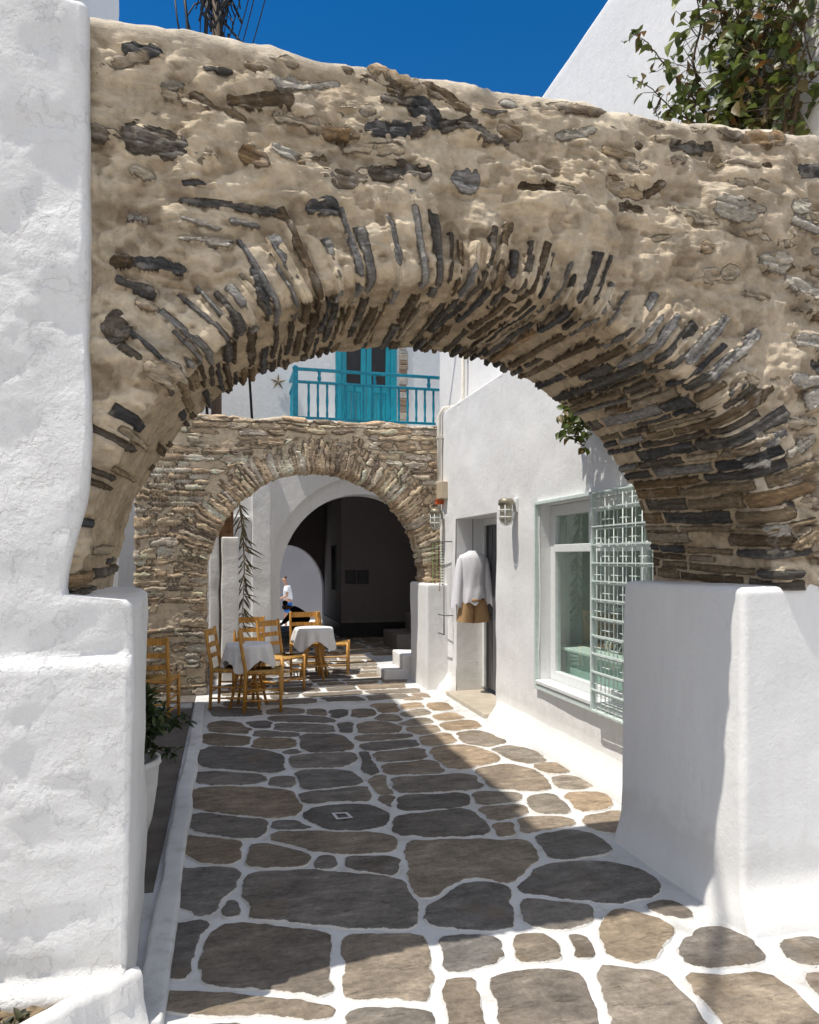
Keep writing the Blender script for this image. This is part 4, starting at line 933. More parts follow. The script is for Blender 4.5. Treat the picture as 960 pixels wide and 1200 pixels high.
for s_ in (-1, 1):
    rw = []
    for i, tq in enumerate(np.linspace(0, 1, 9)):
        cx_ = 2.93 + s_ * (.145 + .065 * tq ** .7); cz_ = 1.71 - .58 * tq; r1 = .055 + .035 * tq
        rw.append([(cx_ + r1 * .8 * math.cos(a) * (1 + .12 * math.sin(5 * a + i * .4)), 8.42 + r1 * math.sin(a), cz_ - .03 * tq * math.sin(4 * a)) for a in np.linspace(0, 2 * PI, 20, endpoint=False)])
    MB().grid(rw, closed=True).build('sleeve', M['shirt_cloth'], gm)
MB().tube([(2.93, 8.42, 2.19), (2.93, 8.42, 1.79)], .004, 6).build('hanging_wire', M['iron'], gm)
hsx = thing('hanging_shorts', 'tan linen shorts hanging below the white tunic', 'shorts', (2.93, 8.40, 1.1))
for s_ in (-1, 1):
    rw = []
    for i, tq in enumerate(np.linspace(0, 1, 8)):
        z = 1.20 - .27 * tq; cx_ = 2.93 + s_ * (.078 + .03 * tq); r1 = .085 + .025 * tq
        rw.append([(cx_ + r1 * math.cos(a) * (1 + .03 * tq * math.sin(6 * a)), 8.40 + r1 * .85 * math.sin(a) * (1 + .06 * tq * math.sin(5 * a + s_)), z + s_ * .012 * math.cos(a)) for a in np.linspace(0, 2 * PI, 28, endpoint=False)])
    MB().grid(rw, closed=True).build('trouser_leg', M['shorts_cloth'], hsx)
MB().lathe((2.93, 8.40, 1.20), [(.0, .02), (.112, .0175), (.115, 0), (.112, -.02)], 28).build('waistband', M['shorts_cloth'], hsx)
# black cable loop at the foot of the wall
cl = thing('cable_loop', 'black looped cable end at the foot of the shop wall', 'cable', onX(511, 806, 2.74))
p = Vector(cl.location)
MB().tube([(p.x + .06, p.y, p.z + .16), (p.x - .01, p.y, p.z + .10), (p.x - .03, p.y - .08, p.z + .02), (p.x - .03, p.y - .02, p.z - .05), (p.x - .02, p.y + .08, p.z), (p.x, p.y + .07, p.z + .07), (p.x + .03, p.y, p.z + .1)], .012, 8).build('cable', M['black'], cl)

# ------------------------------------------------------------------ house beyond the far arch
FY = 12.5
hf = thing('white_house', 'white house beyond the far arch with vaulted passage and teal balcony door', 'house', (2.3, 13, 0))
def arch_wall(name, x0, x1, zt, cx, a, zs, rise, Y, depth, mat, parent, holes_above=None):
    """wall at Y with an arched opening reaching the ground, and its soffit"""
    th = np.linspace(PI, 0, 60); c = [(cx - a, 0.0)] + [(cx + a * math.cos(t), zs + rise * math.sin(t)) for t in th] + [(cx + a, 0.0)]
    o = [(x0, 0.0)]
    for (px, pz) in c[1:-1]:
        d = (px - cx, max(pz - zs, 0)); 
        if abs(d[0]) < 1e-6: o.append((cx, zt)); continue
        k = min(((x0 if d[0] < 0 else x1) - cx) / d[0], (zt - zs) / d[1] if d[1] > 1e-6 else 1e9); o.append((cx + d[0] * k, zs + d[1] * k))
    o.append((x1, 0.0)); b = MB()
    rows_ = [[(p[0] + (q[0] - p[0]) * t, Y, p[1] + (q[1] - p[1]) * t) for p, q in zip(c, o)] for t in np.linspace(0, 1, 9)]
    # square off the corners
    b.grid(rows_, smooth=False)
    for xc_, sgn in ((x0, -1), (x1, 1)):
        i = [k for k in range(len(o) - 1) if (abs(o[k][0] - xc_) < 1e-4) != (abs(o[k + 1][0] - xc_) < 1e-4)]
        for k in i:
            if min(o[k][1], o[k + 1][1]) > .01: b.add([(o[k][0], Y, o[k][1]), (xc_, Y, zt), (o[k + 1][0], Y, o[k + 1][1])], [(0, 1, 2)])
    b.grid([[(p[0], Y, p[1]) for p in c], [(p[0], Y + depth, p[1]) for p in c]])
    return b.build(name, mat, parent)
# facade: lower zone with the big arch, raised band, upper zone
arch_wall('facade', -2.6, 5.2, 3.9, 2.33, 1.62, 1.35, 1.78, FY, .16, M['white'], hf)
arch_wall('inner_arch', .55, 4.2, 3.6, 2.33, 1.43, 1.30, 1.55, FY + .16, .5, M['white'], hf)
holed_wall('upper_facade', 'y', FY, (-2.6, 5.2), (3.9, 7.6), [(1.84, 2.93, 3.95, 6.1)], M['white'], hf, res=.2, seed=14)
m = MB(); m.box(-2.6, 5.2, FY + .6, FY + .7, 3.55, 7.6); m.box(-2.6, -2.5, FY, FY + .6, 0, 7.6); m.build('back_wall', M['white'], hf)
rbox('pilaster', .42, .74, FY - .10, FY + .05, -.02, 3.4, .02, M['white'], hf, res=.1)
rbox('string_course', -.2, .40, FY - .05, FY + .04, 2.34, 2.42, .015, M['white'], hf, res=.1)
# vaulted passage
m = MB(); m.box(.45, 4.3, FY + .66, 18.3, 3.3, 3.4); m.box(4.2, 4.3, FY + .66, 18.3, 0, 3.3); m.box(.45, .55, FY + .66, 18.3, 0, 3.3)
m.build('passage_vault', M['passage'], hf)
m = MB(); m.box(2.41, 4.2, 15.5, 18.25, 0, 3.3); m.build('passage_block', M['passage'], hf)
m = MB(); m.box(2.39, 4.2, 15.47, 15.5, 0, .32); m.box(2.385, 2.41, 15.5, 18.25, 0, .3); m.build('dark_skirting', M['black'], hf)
wl = MB()
for z in np.linspace(1.05, 1.95, 8): wl.tube([(2.39, 16.3, z), (2.39, 16.75, z)], .012, 5)
for y in np.linspace(16.3, 16.75, 4): wl.tube([(2.38, y, 1.0), (2.38, y, 2.0)], .012, 5)
wl.box(2.40, 2.414, 16.25, 16.8, .98, 2.02).build('lattice_window', M['black'], hf)
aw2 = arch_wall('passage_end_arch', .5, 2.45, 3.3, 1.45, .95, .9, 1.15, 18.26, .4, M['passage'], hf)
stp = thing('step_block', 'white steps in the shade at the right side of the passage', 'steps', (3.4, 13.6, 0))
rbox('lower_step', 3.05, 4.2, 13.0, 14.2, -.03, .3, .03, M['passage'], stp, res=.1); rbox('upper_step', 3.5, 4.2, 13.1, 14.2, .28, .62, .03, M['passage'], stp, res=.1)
for k, (ua, ub) in enumerate(((405, 417), (419, 432))):
    a, b_ = onY(ua, 684, 15.46), onY(ub, 668, 15.46)
    o = thing('wall_picture', ['left one of two dark pictures on the end wall of the passage', 'right one of two dark pictures on the end wall of the passage'][k], 'picture', (a[0], 15.46, a[2]), group='dark pictures in the passage')
    f_ = MB(); f_.box(a[0], b_[0], 15.45, 15.472, a[2], b_[2], b=.006).build('frame', M['black'], o); MB().box(a[0] + .02, b_[0] - .02, 15.444, 15.4495, a[2] + .02, b_[2] - .02).build('canvas', M['picture'], o)
# balcony
bc = thing('balcony', 'small balcony with teal railing in front of the teal door above the far arch', 'balcony', (2.4, 12, 3.9))
MB().box(.95, 4.6, 11.55, 12.49, 3.72, 3.88, b=.02).build('slab', M['white'], bc)
ry = 11.62; rl = MB()
rl.box(1.10, 4.55, ry - .035, ry + .035, 4.70, 4.745, b=.01); rl.build('top_rail', M['teal_rail'], bc)
MB().box(1.10, 4.55, ry - .03, ry + .03, 4.50, 4.54, b=.008).build('middle_rail', M['teal_rail'], bc)
MB().box(1.10, 4.55, ry - .025, ry + .025, 3.93, 3.97, b=.008).build('bottom_rail', M['teal_rail'], bc)
def baluster(x, y=ry): return MB().lathe((x, y, 3.97), [(.018, 0), (.022, .05), (.016, .12), (.024, .27), (.016, .42), (.022, .5), (.018, .53)], 10)
x = 1.28
while x < 4.5:
    baluster(x).build('baluster', M['teal_rail'], bc); x += .148
for x in (1.45, 2.35, 3.27, 4.2): MB().lathe((x, ry, 4.54), [(.02, 0), (.035, .05), (.02, .10), (.03, .16)], 10).build('spindle', M['teal_rail'], bc)
MB().box(1.03, 1.11, ry - .045, ry + .045, 3.88, 4.72, b=.008).lathe((1.07, ry, 4.72), [(.05, 0), (.052, .02), (.03, .05), (0, .065)], 14).build('newel_post', M['teal_rail'], bc)
for z in (4.70, 4.50, 3.94): MB().box(1.04, 1.10, ry + .05, 12.48, z, z + .04).build('side_rail', M['teal_rail'], bc)
for k in range(5): baluster(1.07, ry + .17 + k * .15).build('baluster', M['teal_rail'], bc)
# balcony door
fr = MB(); fr.box(1.845, 1.94, FY - .03, FY + .08, 3.95, 6.09, b=.006); fr.box(2.83, 2.925, FY - .03, FY + .08, 3.95, 6.09, b=.006); fr.box(1.94, 2.83, FY - .03, FY + .08, 6.0, 6.09, b=.006)
fr.build('balcony_door_frame', M['teal'], hf)
lf = MB()
for (xa, xb) in ((1.945, 2.38), (2.39, 2.825)):
    lf.box(xa, xa + .09, FY + .02, FY + .06, 3.955, 5.99, b=.004); lf.box(xb - .09, xb, FY + .02, FY + .06, 3.955, 5.99, b=.004)
    lf.box(xa + .09, xb - .09, FY + .02, FY + .06, 4.62, 4.72, b=.004); lf.box(xa + .09, xb - .09, FY + .02, FY + .06, 5.9, 5.99, b=.004)
    for k in range(3):
        w = (xb - xa - .18) / 3; lf.box(xa + .09 + k * w + .004, xa + .09 + (k + 1) * w - .004, FY + .03, FY + .055, 3.96, 4.62, b=.004)
dr = lf.build('balcony_door', M['teal'], hf)
MB().box(2.03, 2.74, FY + .045, FY + .05, 4.72, 5.9).build('door_pane', M['picture'], dr)
m = MB(); rr = random.Random(3); z = 3.95
while z < 6.2:
    hgt = rr.uniform(.06, .14); m.cc = rr.choice([(.4, .3, .22), (.5, .43, .34), (.33, .22, .15), (.55, .5, .44)]); m.box(2.96 + rr.uniform(0, .02), 3.10 + rr.uniform(0, .03), FY - .02 - rr.uniform(0, .02), FY + .02, z, z + hgt - .01, b=.012); z += hgt
m.build('bare_stone_strip', M['rubble'], hf, color=True)
st_ = thing('wall_ornament', 'small pale star shaped ornament on the upper wall left of the teal balcony', 'ornament', onY(326, 448, FY))
p = Vector(st_.location); m = MB()
for k in range(5):
    a = k * 2 * PI / 5 + .3; b0, b1 = a - .45, a + .45
    m.add([(p.x, p.y - .05, p.z), (p.x + 0.045 * math.cos(b0), p.y - .02, p.z + 0.045 * math.sin(b0)), (p.x + .15 * math.cos(a), p.y - .02, p.z + .15 * math.sin(a)), (p.x + 0.045 * math.cos(b1), p.y - .02, p.z + 0.045 * math.sin(b1))], [(0, 1, 2), (0, 2, 3)])
m.build('star', M['thatch'], st_)

# left of the passage: white posts and a dry palm frond
cp = thing('porch_post', 'white square post with a dark timber head just behind the left of the far arch', 'post', (.08, 10.3, 0))
rbox('post_shaft', -.06, .17, 10.2, 10.42, -.02, 2.0, .02, M['white'], cp, res=.1)
MB().box(-.10, .10, 10.22, 10.40, 2.0, 2.75, b=.01).build('timber_head', M['terracotta_dark'], cp)
cp2 = thing('porch_post', 'slim white post in sunlight left of the square post behind the far arch', 'post', (-.2, 10.9, 0))
rbox('post_shaft', -.23, -.10, 10.8, 10.95, -.02, 2.6, .02, M['white'], cp2, res=.1)
pf = thing('palm_frond', 'dried palm frond hanging against the white wall behind the far arch', 'palm frond', (.22, 10.9, 1.6))
m = MB(); rr = random.Random(8); spine = []
for k in range(30):
    t_ = k / 29; spine.append(Vector((.16 + .10 * math.sin(t_ * 2.6), 10.9, 2.75 - 2.0 * t_)))
MB().tube(spine, [.016 * (1 - .7 * k / 29) for k in range(30)], 6).build('rib', M['thatch'], pf)
for k in range(3, 30):
    for s_ in (-1, 1, 1):
        p = spine[k]; d = Vector((s_ * rr.uniform(.15, 1.1), rr.uniform(-.5, .5), rr.uniform(-1.6, -.2))).normalized(); m.leaf(p + Vector((0, 0, rr.uniform(-.05, .05))), d, (0, -1, 0), rr.uniform(.12, .38), .022, rr.choice([(.14, .115, .06), (.09, .085, .045), (.20, .155, .085)]))
m.build('leaflets', M['leaf'], pf, color=True)

# courtyard beyond the passage
fw = thing('courtyard_wall', 'white wall closing the sunny courtyard seen through the end of the passage', 'wall', (2, 28, -.66))
rbox('wall', -8, 10, 28, 28.4, -.7, 6, .04, M['shaded_plaster'], fw, res=.4)
MB().add([(-8, 18.4, -.64), (10, 18.4, -.64), (10, 28.2, -.64), (-8, 28.2, -.64)], [(0, 1, 2, 3)]).build('courtyard_floor', M['grout'])['kind'] = 'structure'

# ------------------------------------------------------------------ chairs and tables
def make_chair(label):
    """local: seat faces +X, origin on the floor under the seat"""
    t = thing('taverna_chair', label, 'chair', (0, 0, 0), 0, 'ladder back taverna chairs')
    w, d, sh_, H = .40, .38, .45, .90
    for sy in (-1, 1):
        MB().tube([(d / 2, sy * w / 2, 0), (d / 2, sy * w / 2, sh_ + .01)], [.017, .020], 10).build('leg', M['chair'], t, world=False)
        MB().tube([(-d / 2 - .02, sy * w / 2 * .95, 0), (-d / 2, sy * w / 2 * .95, sh_), (-d / 2 - .07, sy * w / 2 * .97, H - .02), (-d / 2 - .072, sy * w / 2 * .97, H)], [.017, .021, .018, .012], 10).build('leg', M['chair'], t, world=False)
    for z, hh in ((.56, .05), (.68, .055), (.81, .075)):
        xb = -d / 2 - .07 * (z - sh_) / .43; rw = []
        for k in range(9):
            y = -w / 2 * .93 + w * .93 * k / 8; bow = -.025 * (1 - (2 * k / 8 - 1) ** 2)
            rw.append([(xb + bow - .007, y, z), (xb + bow + .007, y, z), (xb + bow + .005, y, z + hh), (xb + bow - .009, y, z + hh)])
        MB().grid(rw, smooth=False, closed=True).build('slat', M['chair'], t, world=False)
    for z in (.16, .27):
        MB().tube([(d / 2, -w / 2, z), (d / 2, w / 2, z)], .011, 8).build('stretcher', M['chair'], t, world=False)
    for sy in (-1, 1):
        for z in (.13, .25): MB().tube([(-d / 2 - .01, sy * w / 2 * .97, z), (d / 2, sy * w / 2, z)], .010, 8).build('stretcher', M['chair'], t, world=False)
    MB().tube([(-d / 2 - .01, -w / 2 * .95, .2), (-d / 2 - .01, w / 2 * .95, .2)], .010, 8).build('stretcher', M['chair'], t, world=False)
    fr = MB(); 
    fr.tube([(d / 2, -w / 2, sh_ - .02), (d / 2, w / 2, sh_ - .02)], .016, 8).tube([(-d / 2, -w / 2 * .95, sh_ - .02), (-d / 2, w / 2 * .95, sh_ - .02)], .016, 8)
    for sy in (-1, 1): fr.tube([(-d / 2, sy * w / 2 * .95, sh_ - .02), (d / 2, sy * w / 2, sh_ - .02)], .016, 8)
    fr.build('seat_rail', M['chair'], t, world=False)
    # woven rush seat: four triangular fields of cord
    s_ = MB(); nc = 14
    for k in range(nc):
        q = (k + .5) / nc
        x_, y_ = d / 2 * q, w / 2 * q; zz = sh_ - .004 - .012 * (1 - q)
        s_.tube([(x_, -y_, zz), (x_, y_, zz), (-x_, y_, zz), (-x_, -y_, zz), (x_, -y_, zz)], .0085, 5, cap=False)
    s_.box(-d / 2 + .01, d / 2 - .01, -w / 2 + .01, w / 2 - .01, sh_ - .03, sh_ - .012)
    s_.build('seat', M['rush'], t, world=False)
    return t
ch = make_chair('honey wood chair against the far arch pier, leftmost of the pair at the near table')
def at(u, v): p = onG(u, v); return (p[0], p[1], .012)
ch.location = at(273, 829); ch.rotation_euler = (0, 0, R(-14))
copy_tree(ch, label='honey wood chair in front of the near cloth covered table, nearest of all the chairs', loc=at(309, 832), rz=R(-4))
copy_tree(ch, label='yellow wood ladder back chair in the sun behind the near table', loc=(.30, 9.98, .012), rz=R(-92))
copy_tree(ch, label='wooden chair with rush seat turned to the camera between the two tables', loc=(.70, 9.42, .012), rz=R(-48))
copy_tree(ch, label='wooden chair behind the far table with its seat hidden by the cloth', loc=(1.12, 10.75, .012), rz=R(-93))
copy_tree(ch, label='wooden chair tucked in at the right side of the far table', loc=(1.58, 10.75, .012), rz=R(-12))
copy_tree(ch, label='wooden chair in the shade behind the potted shrub beside the far arch', loc=(-.72, 7.95, .02), rz=R(80))

def make_table(label, r, loc):
    t = thing('bistro_table', label, 'table', loc, 0, 'round tables with white cloths'); H = .72
    MB().lathe((0, 0, H - .03), [(0, 0), (r - .01, 0), (r, .008), (r, .022), (r - .01, .03), (0, .03)], 36).build('tabletop', M['chair'], t, world=False)
    for k in range(4):
        a = k * PI / 2 + .5; MB().tube([(.2 * math.cos(a), .2 * math.sin(a), H - .03), (.13 * math.cos(a), .13 * math.sin(a), .42), (.24 * math.cos(a), .24 * math.sin(a), 0)], .016, 8).build('leg', M['chair'], t, world=False)
    MB().tube([(.19 * math.cos(a), .19 * math.sin(a), .2) for a in np.linspace(0, 2 * PI, 25)], .011, 6).build('hoop', M['chair'], t, world=False)
    return t
def make_cloth(label, r, loc, drop, seed, mat):
    rr = np.random.RandomState(seed); n = 96; rw = []; H = .722
    for q in (.0, .5, .9, 1.0): rw.append([(r * q * math.cos(a), r * q * math.sin(a), H) for a in np.linspace(0, 2 * PI, n, endpoint=False)])
    ph = rr.uniform(0, 6, 3)
    for i, tq in enumerate(np.linspace(.08, 1, 12)):
        row_ = []
        for a in np.linspace(0, 2 * PI, n, endpoint=False):
            pl_ = math.sin(9 * a + ph[0]) * .6 + math.sin(14 * a + ph[1]) * .4; crn = .5 + .5 * math.cos(4 * a + ph[2])
            dz = drop * tq * (.55 + .45 * crn); rad = r + .012 + (.03 + .045 * crn) * tq * .6 + .034 * pl_ * min(1, tq * 1.4)
            row_.append((rad * math.cos(a), rad * math.sin(a), H - dz - .008))
        rw.append(row_)
    o = MB().grid(rw, closed=True).build('tablecloth', mat, None); o.location = loc
    return setp(o, label, 'tablecloth', 'tablecloths')
ta = onG(303, 822); ta = (.25, 8.50, .01)
make_table('near round table in front of the far arch pier, covered by a shaded cloth', .235, ta)
make_cloth('white cloth draped over the near table, in shade behind two chairs', .245, (ta[0], ta[1], .012), .30, 5, M['cloth'])
tb = (1.20, 10.25, .01)
make_table('far round wooden table standing in sun just through the far arch', .25, tb)
make_cloth('sunlit white cloth with scalloped corners on the far table', .26, (tb[0], tb[1], .012), .30, 9, M['cloth'])

# ------------------------------------------------------------------ plants
def greens(rr, hue='dark'):
    return rr.choice({'dark': [(.04, .07, .028), (.06, .095, .035), (.085, .12, .045), (.05, .075, .035), (.12, .15, .06)],
                      'vine': [(.09, .125, .025), (.13, .17, .035), (.07, .10, .022), (.19, .22, .05), (.10, .12, .04), (.16, .12, .04)]}[hue])
pt = thing('potted_shrub', 'dark green leafy shrub in a white pot behind the left pedestal', 'shrub', (-.55, 4.72, 0))
MB().lathe((-.60, 4.72, .008), [(0, 0), (.13, 0), (.16, .1), (.19, .3), (.20, .42), (.215, .44), (.21, .47), (.185, .47), (.17, .40), (0, .40)], 28).build('pot', M['white_smooth'], pt)
rr = random.Random(12); m = MB(); stm = MB()
ctr = Vector((-.53, 4.70, .70))
for k in range(60):
    d = Vector((rr.gauss(0, 1), rr.gauss(0, 1), rr.gauss(.1, .8))).normalized(); L_ = rr.uniform(.16, .34) * (1.05 if d.z < 0.3 else .85)
    tip = ctr + Vector((d.x * L_ * .98, d.y * L_, d.z * L_ * .82)); base = Vector((-.60, 4.72, .46))
    mid = (base + tip) / 2 + Vector((0, 0, .07)); stm.tube([base, mid, tip], [.006, .004, .002], 5)
    for q in range(22):
        tq = rr.uniform(.35, 1.02); p = base.lerp(mid, tq * 2) if tq < .5 else mid.lerp(tip, (tq - .5) * 2)
        dd = (d * .5 + Vector((rr.uniform(-1, 1), rr.uniform(-1, 1), rr.uniform(-.4, .9)))).normalized()
        m.leaf(p, dd, (rr.uniform(-.4, .4), rr.uniform(-.4, .4), 1), rr.uniform(.05, .095), rr.uniform(.026, .042), greens(rr))
stm.build('stems', M['bark'], pt); m.build('foliage', M['leaf'], pt, color=True)

def vine(name, label, cat, paths, seed, leafL, dens, spread, woody=.009):
    t = thing(name, label, cat, paths[0][0]); rr = random.Random(seed); m = MB(); s_ = MB()
    for pth in paths:
        pts = [Vector(p) for p in pth]; fine = []
        for a, b_ in zip(pts[:-1], pts[1:]):
            for q in range(8): fine.append(a.lerp(b_, q / 8) + Vector((rr.uniform(-.012, .012),) * 3))
        fine.append(pts[-1]); s_.tube(fine, [woody * (1 - .8 * i / len(fine)) for i in range(len(fine))], 6)
        Lp = sum((b_ - a).length for a, b_ in zip(pts[:-1], pts[1:]))
        for q in range(int(Lp * dens)):
            i = rr.randrange(len(fine)); p = fine[i] + Vector((rr.gauss(0, spread), rr.gauss(0, spread), rr.gauss(0, spread * .8)))
            tip = i > len(fine) * .9
            c = (.22, .11, .03) if (tip and rr.random() < .45) or rr.random() < .03 else greens(rr, 'vine')
            d = Vector((rr.uniform(-1, .5), rr.uniform(-1, .8), rr.uniform(-1.2, .35))).normalized(); L_ = leafL * rr.uniform(.45, 1.2)
            m.leaf(p, d, (rr.uniform(-1, .3), rr.uniform(-1, .2), rr.uniform(.3, 1)), L_, L_ * rr.uniform(.55, .8), c, fold=rr.uniform(.1, .4))
            if (p - fine[i]).length > .02: s_.tube([fine[i], p], .0022, 4, cap=False)
    s_.build('stems', M['bark'], t); m.build('foliage', M['leaf'], t, color=True); return t
def vy(u, v, Y=4.05):
    p = onY(u + VSH, v, Y)
    return p if p[0] < 3.02 else onX(u + VSH, v, 3.02 + .04 * math.sin(u + v))
VSH = 22
vine('climbing_vine', 'leafy climbing vine on the upper right wall above the near arch', 'vine', [
    [vy(845, 175), vy(838, 110), vy(850, 50), vy(862, -20), vy(860, -60)], [vy(870, 170), vy(880, 110), vy(868, 60), vy(885, 0), vy(890, -50)], [vy(815, 165), vy(800, 120), vy(790, 70), vy(800, 30), vy(790, -30)],
    [vy(850, 160), vy(825, 105), vy(830, 40), vy(815, -10)], [vy(880, 165), vy(860, 120), vy(875, 40), vy(900, -20)], [vy(835, 165), vy(855, 90), vy(840, 10)], [vy(900, 155), vy(890, 90), vy(905, 30), vy(895, -30)], [vy(860, 150), vy(845, 130), vy(870, 95)], [vy(820, 155), vy(840, 140), vy(890, 135)], [vy(905, 160), vy(915, 100), vy(900, 50), vy(915, 10)], [vy(800, 160), vy(780, 130), vy(790, 100)], [vy(870, 60), vy(830, 20), vy(800, -10)]],
    5, .10, 74, .085, .014)
VSH = 0
vine('climbing_vine', 'thin vine shoot arching left off the leafy vine with orange tips', 'vine', [[vy(830, 135), vy(800, 100), vy(775, 70), vy(757, 48), vy(742, 40)], [vy(822, 150), vy(790, 130), vy(765, 105), vy(735, 88)], [vy(775, 115), vy(768, 128), vy(772, 140)]], 8, .085, 50, .03, .007)
vine('climbing_vine', 'sparse vine runner at the right edge of the picture above the near arch', 'vine', [[vy(915, 150), vy(935, 110), vy(965, 80), vy(985, 50)], [vy(925, 140), vy(955, 60), vy(975, 20)], [vy(950, 70), vy(940, 30), vy(955, 10)]], 9, .07, 26, .03, .005)
q0 = onX(690, 470, 2.72)
vine('trailing_vine', 'small tuft of trailing vine hanging on the shop wall below the near arch', 'vine', [
    [(2.75, q0[1] - .25, 3.05), (2.66, q0[1] - .12, 2.98), (2.60, q0[1] - .02, 2.84), (2.57, q0[1], 2.66)], [(2.75, q0[1] - .3, 3.0), (2.62, q0[1] - .2, 2.88), (2.58, q0[1] - .14, 2.72), (2.56, q0[1] - .1, 2.58)], [(2.75, q0[1] - .2, 3.05), (2.66, q0[1] + .05, 3.0), (2.6, q0[1] + .12, 2.88)],
    [(2.75, q0[1] - .4, 3.0), (2.6, q0[1] - .32, 2.9), (2.56, q0[1] - .28, 2.7)], [(2.75, q0[1] - .55, 3.0), (2.6, q0[1] - .5, 2.92), (2.56, q0[1] - .46, 2.74)]], 21, .085, 150, .05, .005)

# foreground planter at the foot of the left pedestal
pb_ = thing('planter_bed', 'low white rimmed planting bed at the foot of the left pedestal', 'planter', (-.7, 2.6, 0))
A_, B_ = Vector((-.31, 2.80, 0)), Vector((-1.25, 2.04, 0)); dv = (B_ - A_).normalized(); nv_ = Vector((-dv.y, dv.x, 0))
if nv_.y > 0: nv_ = -nv_
rw = []
for k in range(40):
    p = A_ + (B_ - A_) * k / 39; wv = .006 * math.sin(k * .9) + .004 * math.sin(k * 2.3); prof_ = [(.10, 0), (.07, .03), (.035, .12), (.03, .19), (.018, .212), (0, .218), (-.025, .212), (-.035, .195), (-.035, .1)]
    rw.append([tuple(p + nv_ * (o_ + wv) + Vector((0, 0, z_ + wv))) for o_, z_ in prof_])
MB().grid(rw).build('rim', M['white_smooth'], pb_)
m = MB(); rw = []
for i in range(14):
    rw.append([])
    for k in range(30):
        p = A_ + (B_ - A_) * k / 29 - nv_ * .03; y1 = 2.83; p2 = Vector((p.x - .02, p.y + (y1 - p.y) * i / 13, .165 + .012 * math.sin(i * 1.7 + k) * (0 < i < 13))); rw[-1].append(tuple(p2))
m.grid(rw).build('soil', M['soil'], pb_)
su = thing('succulent', 'low dark succulent clump in the planting bed at the lower left corner', 'succulent', (-.85, 2.62, .17)); rr = random.Random(30); m = MB()
for k in range(34):
    c_ = Vector((rr.uniform(-1.0, -.66), rr.uniform(2.52, 2.74), .17))
    if (c_.x + .66) * .74 + (2.56 - c_.y) > .0 and c_.y < 2.54: continue
    for q in range(11):
        a = rr.uniform(0, 2 * PI); m.leaf(c_, (math.cos(a), math.sin(a), rr.uniform(.15, 1)), (0, 0, 1), rr.uniform(.03, .05), .022, rr.choice([(.05, .06, .03), (.07, .07, .035), (.03, .035, .02), (.10, .085, .04)]))
m.build('rosettes', M['leaf'], su, color=True)

# ------------------------------------------------------------------ pole and cables
up_ = thing('utility_pole', 'weathered utility pole with a cable tangle at its head, behind the near arch', 'utility pole', (-.14, 11.3, 0))
px, py_ = -.14, 11.3
MB().tube([(px, py_, 0), (px, py_, 11.2)], [.09, .06], 14).build('pole', M['pole'], up_)
rr = random.Random(6); m = MB(); bz = 9.9
p_ = onY(238, 30, py_)
for k in range(26):
    a = rr.uniform(0, 2 * PI); r1 = rr.uniform(.12, .42); z0_ = bz + rr.uniform(-.5, .1); pts = []
    for q in range(12):
        tq = q / 11; pts.append((px + r1 * math.cos(a + tq * rr.uniform(2, 4)) * (1 - .5 * tq), py_ + r1 * math.sin(a + tq * 3) - .1, z0_ + .8 * math.sin(tq * PI) * rr.uniform(.6, 1)))
    m.tube(pts, rr.uniform(.008, .022), 5)
m.build('cable_tangle', M['black'], up_)
m = MB(); m.tube([(px - .6, py_, bz + .45), (px + .5, py_, bz + .45)], .035, 8).build('bracket', M['pole'], up_)
m = MB(); m.tube([onY(213, -30, py_ - .1), onY(219, 20, py_ - .1), onY(222, 70, py_ - .1), onY(232, 200, py_ - .1), (px - .1, py_ - .12, 3)], .022, 8)
m.tube([onY(203, -20, py_), onY(208, 25, py_), onY(216, 60, py_)], .015, 6); m.tube([onY(230, 60, py_), onY(219, 20, py_), onY(228, 5, py_), onY(245, 0, py_), onY(255, 18, py_)], .012, 6).tube([onY(288, 400, py_), onY(262, 40, py_)], .022, 6).tube([onY(296, 500, py_), onY(268, 40, py_)], .022, 6)
m.build('riser_cable', M['black'], up_)
for k, (ua, ub, vb) in enumerate(((278, 258, 60), (288, 268, 60), (293, 275, 65), (308, 284, 70))):
    o = thing('overhead_wire', 'thin overhead wire running up into the sky from the pole tangle', 'wire', onY(ub, vb, 14), group='thin wires beside the pole')
    d0, d1 = Vector(onY(ub - 15, vb + 55, 14 - k * .1)), Vector(onY(ua + 30, -110, 9 - k * .1)); pts = [d0.lerp(d1, q / 14) - Vector((0, 0, .25 * math.sin(PI * q / 14))) for q in range(15)]
    MB().tube(pts, .008, 5).build('wire', M['black'], o)
ow = thing('overhead_cable', 'black service cable sagging right from the pole tangle behind the near arch', 'cable', onY(262, 40, py_))
d0, d1 = Vector((px, py_ - .1, 9.85)), Vector((3.2, 9.0, 6.3)); pts = [d0.lerp(d1, q / 20) - Vector((0, 0, .5 * math.sin(PI * q / 20))) for q in range(21)]
MB().tube(pts, .02, 6).build('cable', M['black'], ow)
# cable crossing high over the foreground: it throws the thin shadow on the right pedestal and the paving
oc = thing('overhead_cable', 'black service cable crossing high over the paving in front of the near arch', 'cable', (0, 2.5, 6))
SX, SY = .38, .075
d0 = Vector((2.33 - SX * 8, 3.02 - SY * 8, 8.)); d1 = Vector((1.35 - SX * 8, 1.9 - SY * 8, 8.)); dd = (d1 - d0)
pts = [d0 + dd * (q / 10 * 5 - 1.2) for q in range(11)]
MB().tube(pts, .022, 8).build('cable', M['black'], oc)

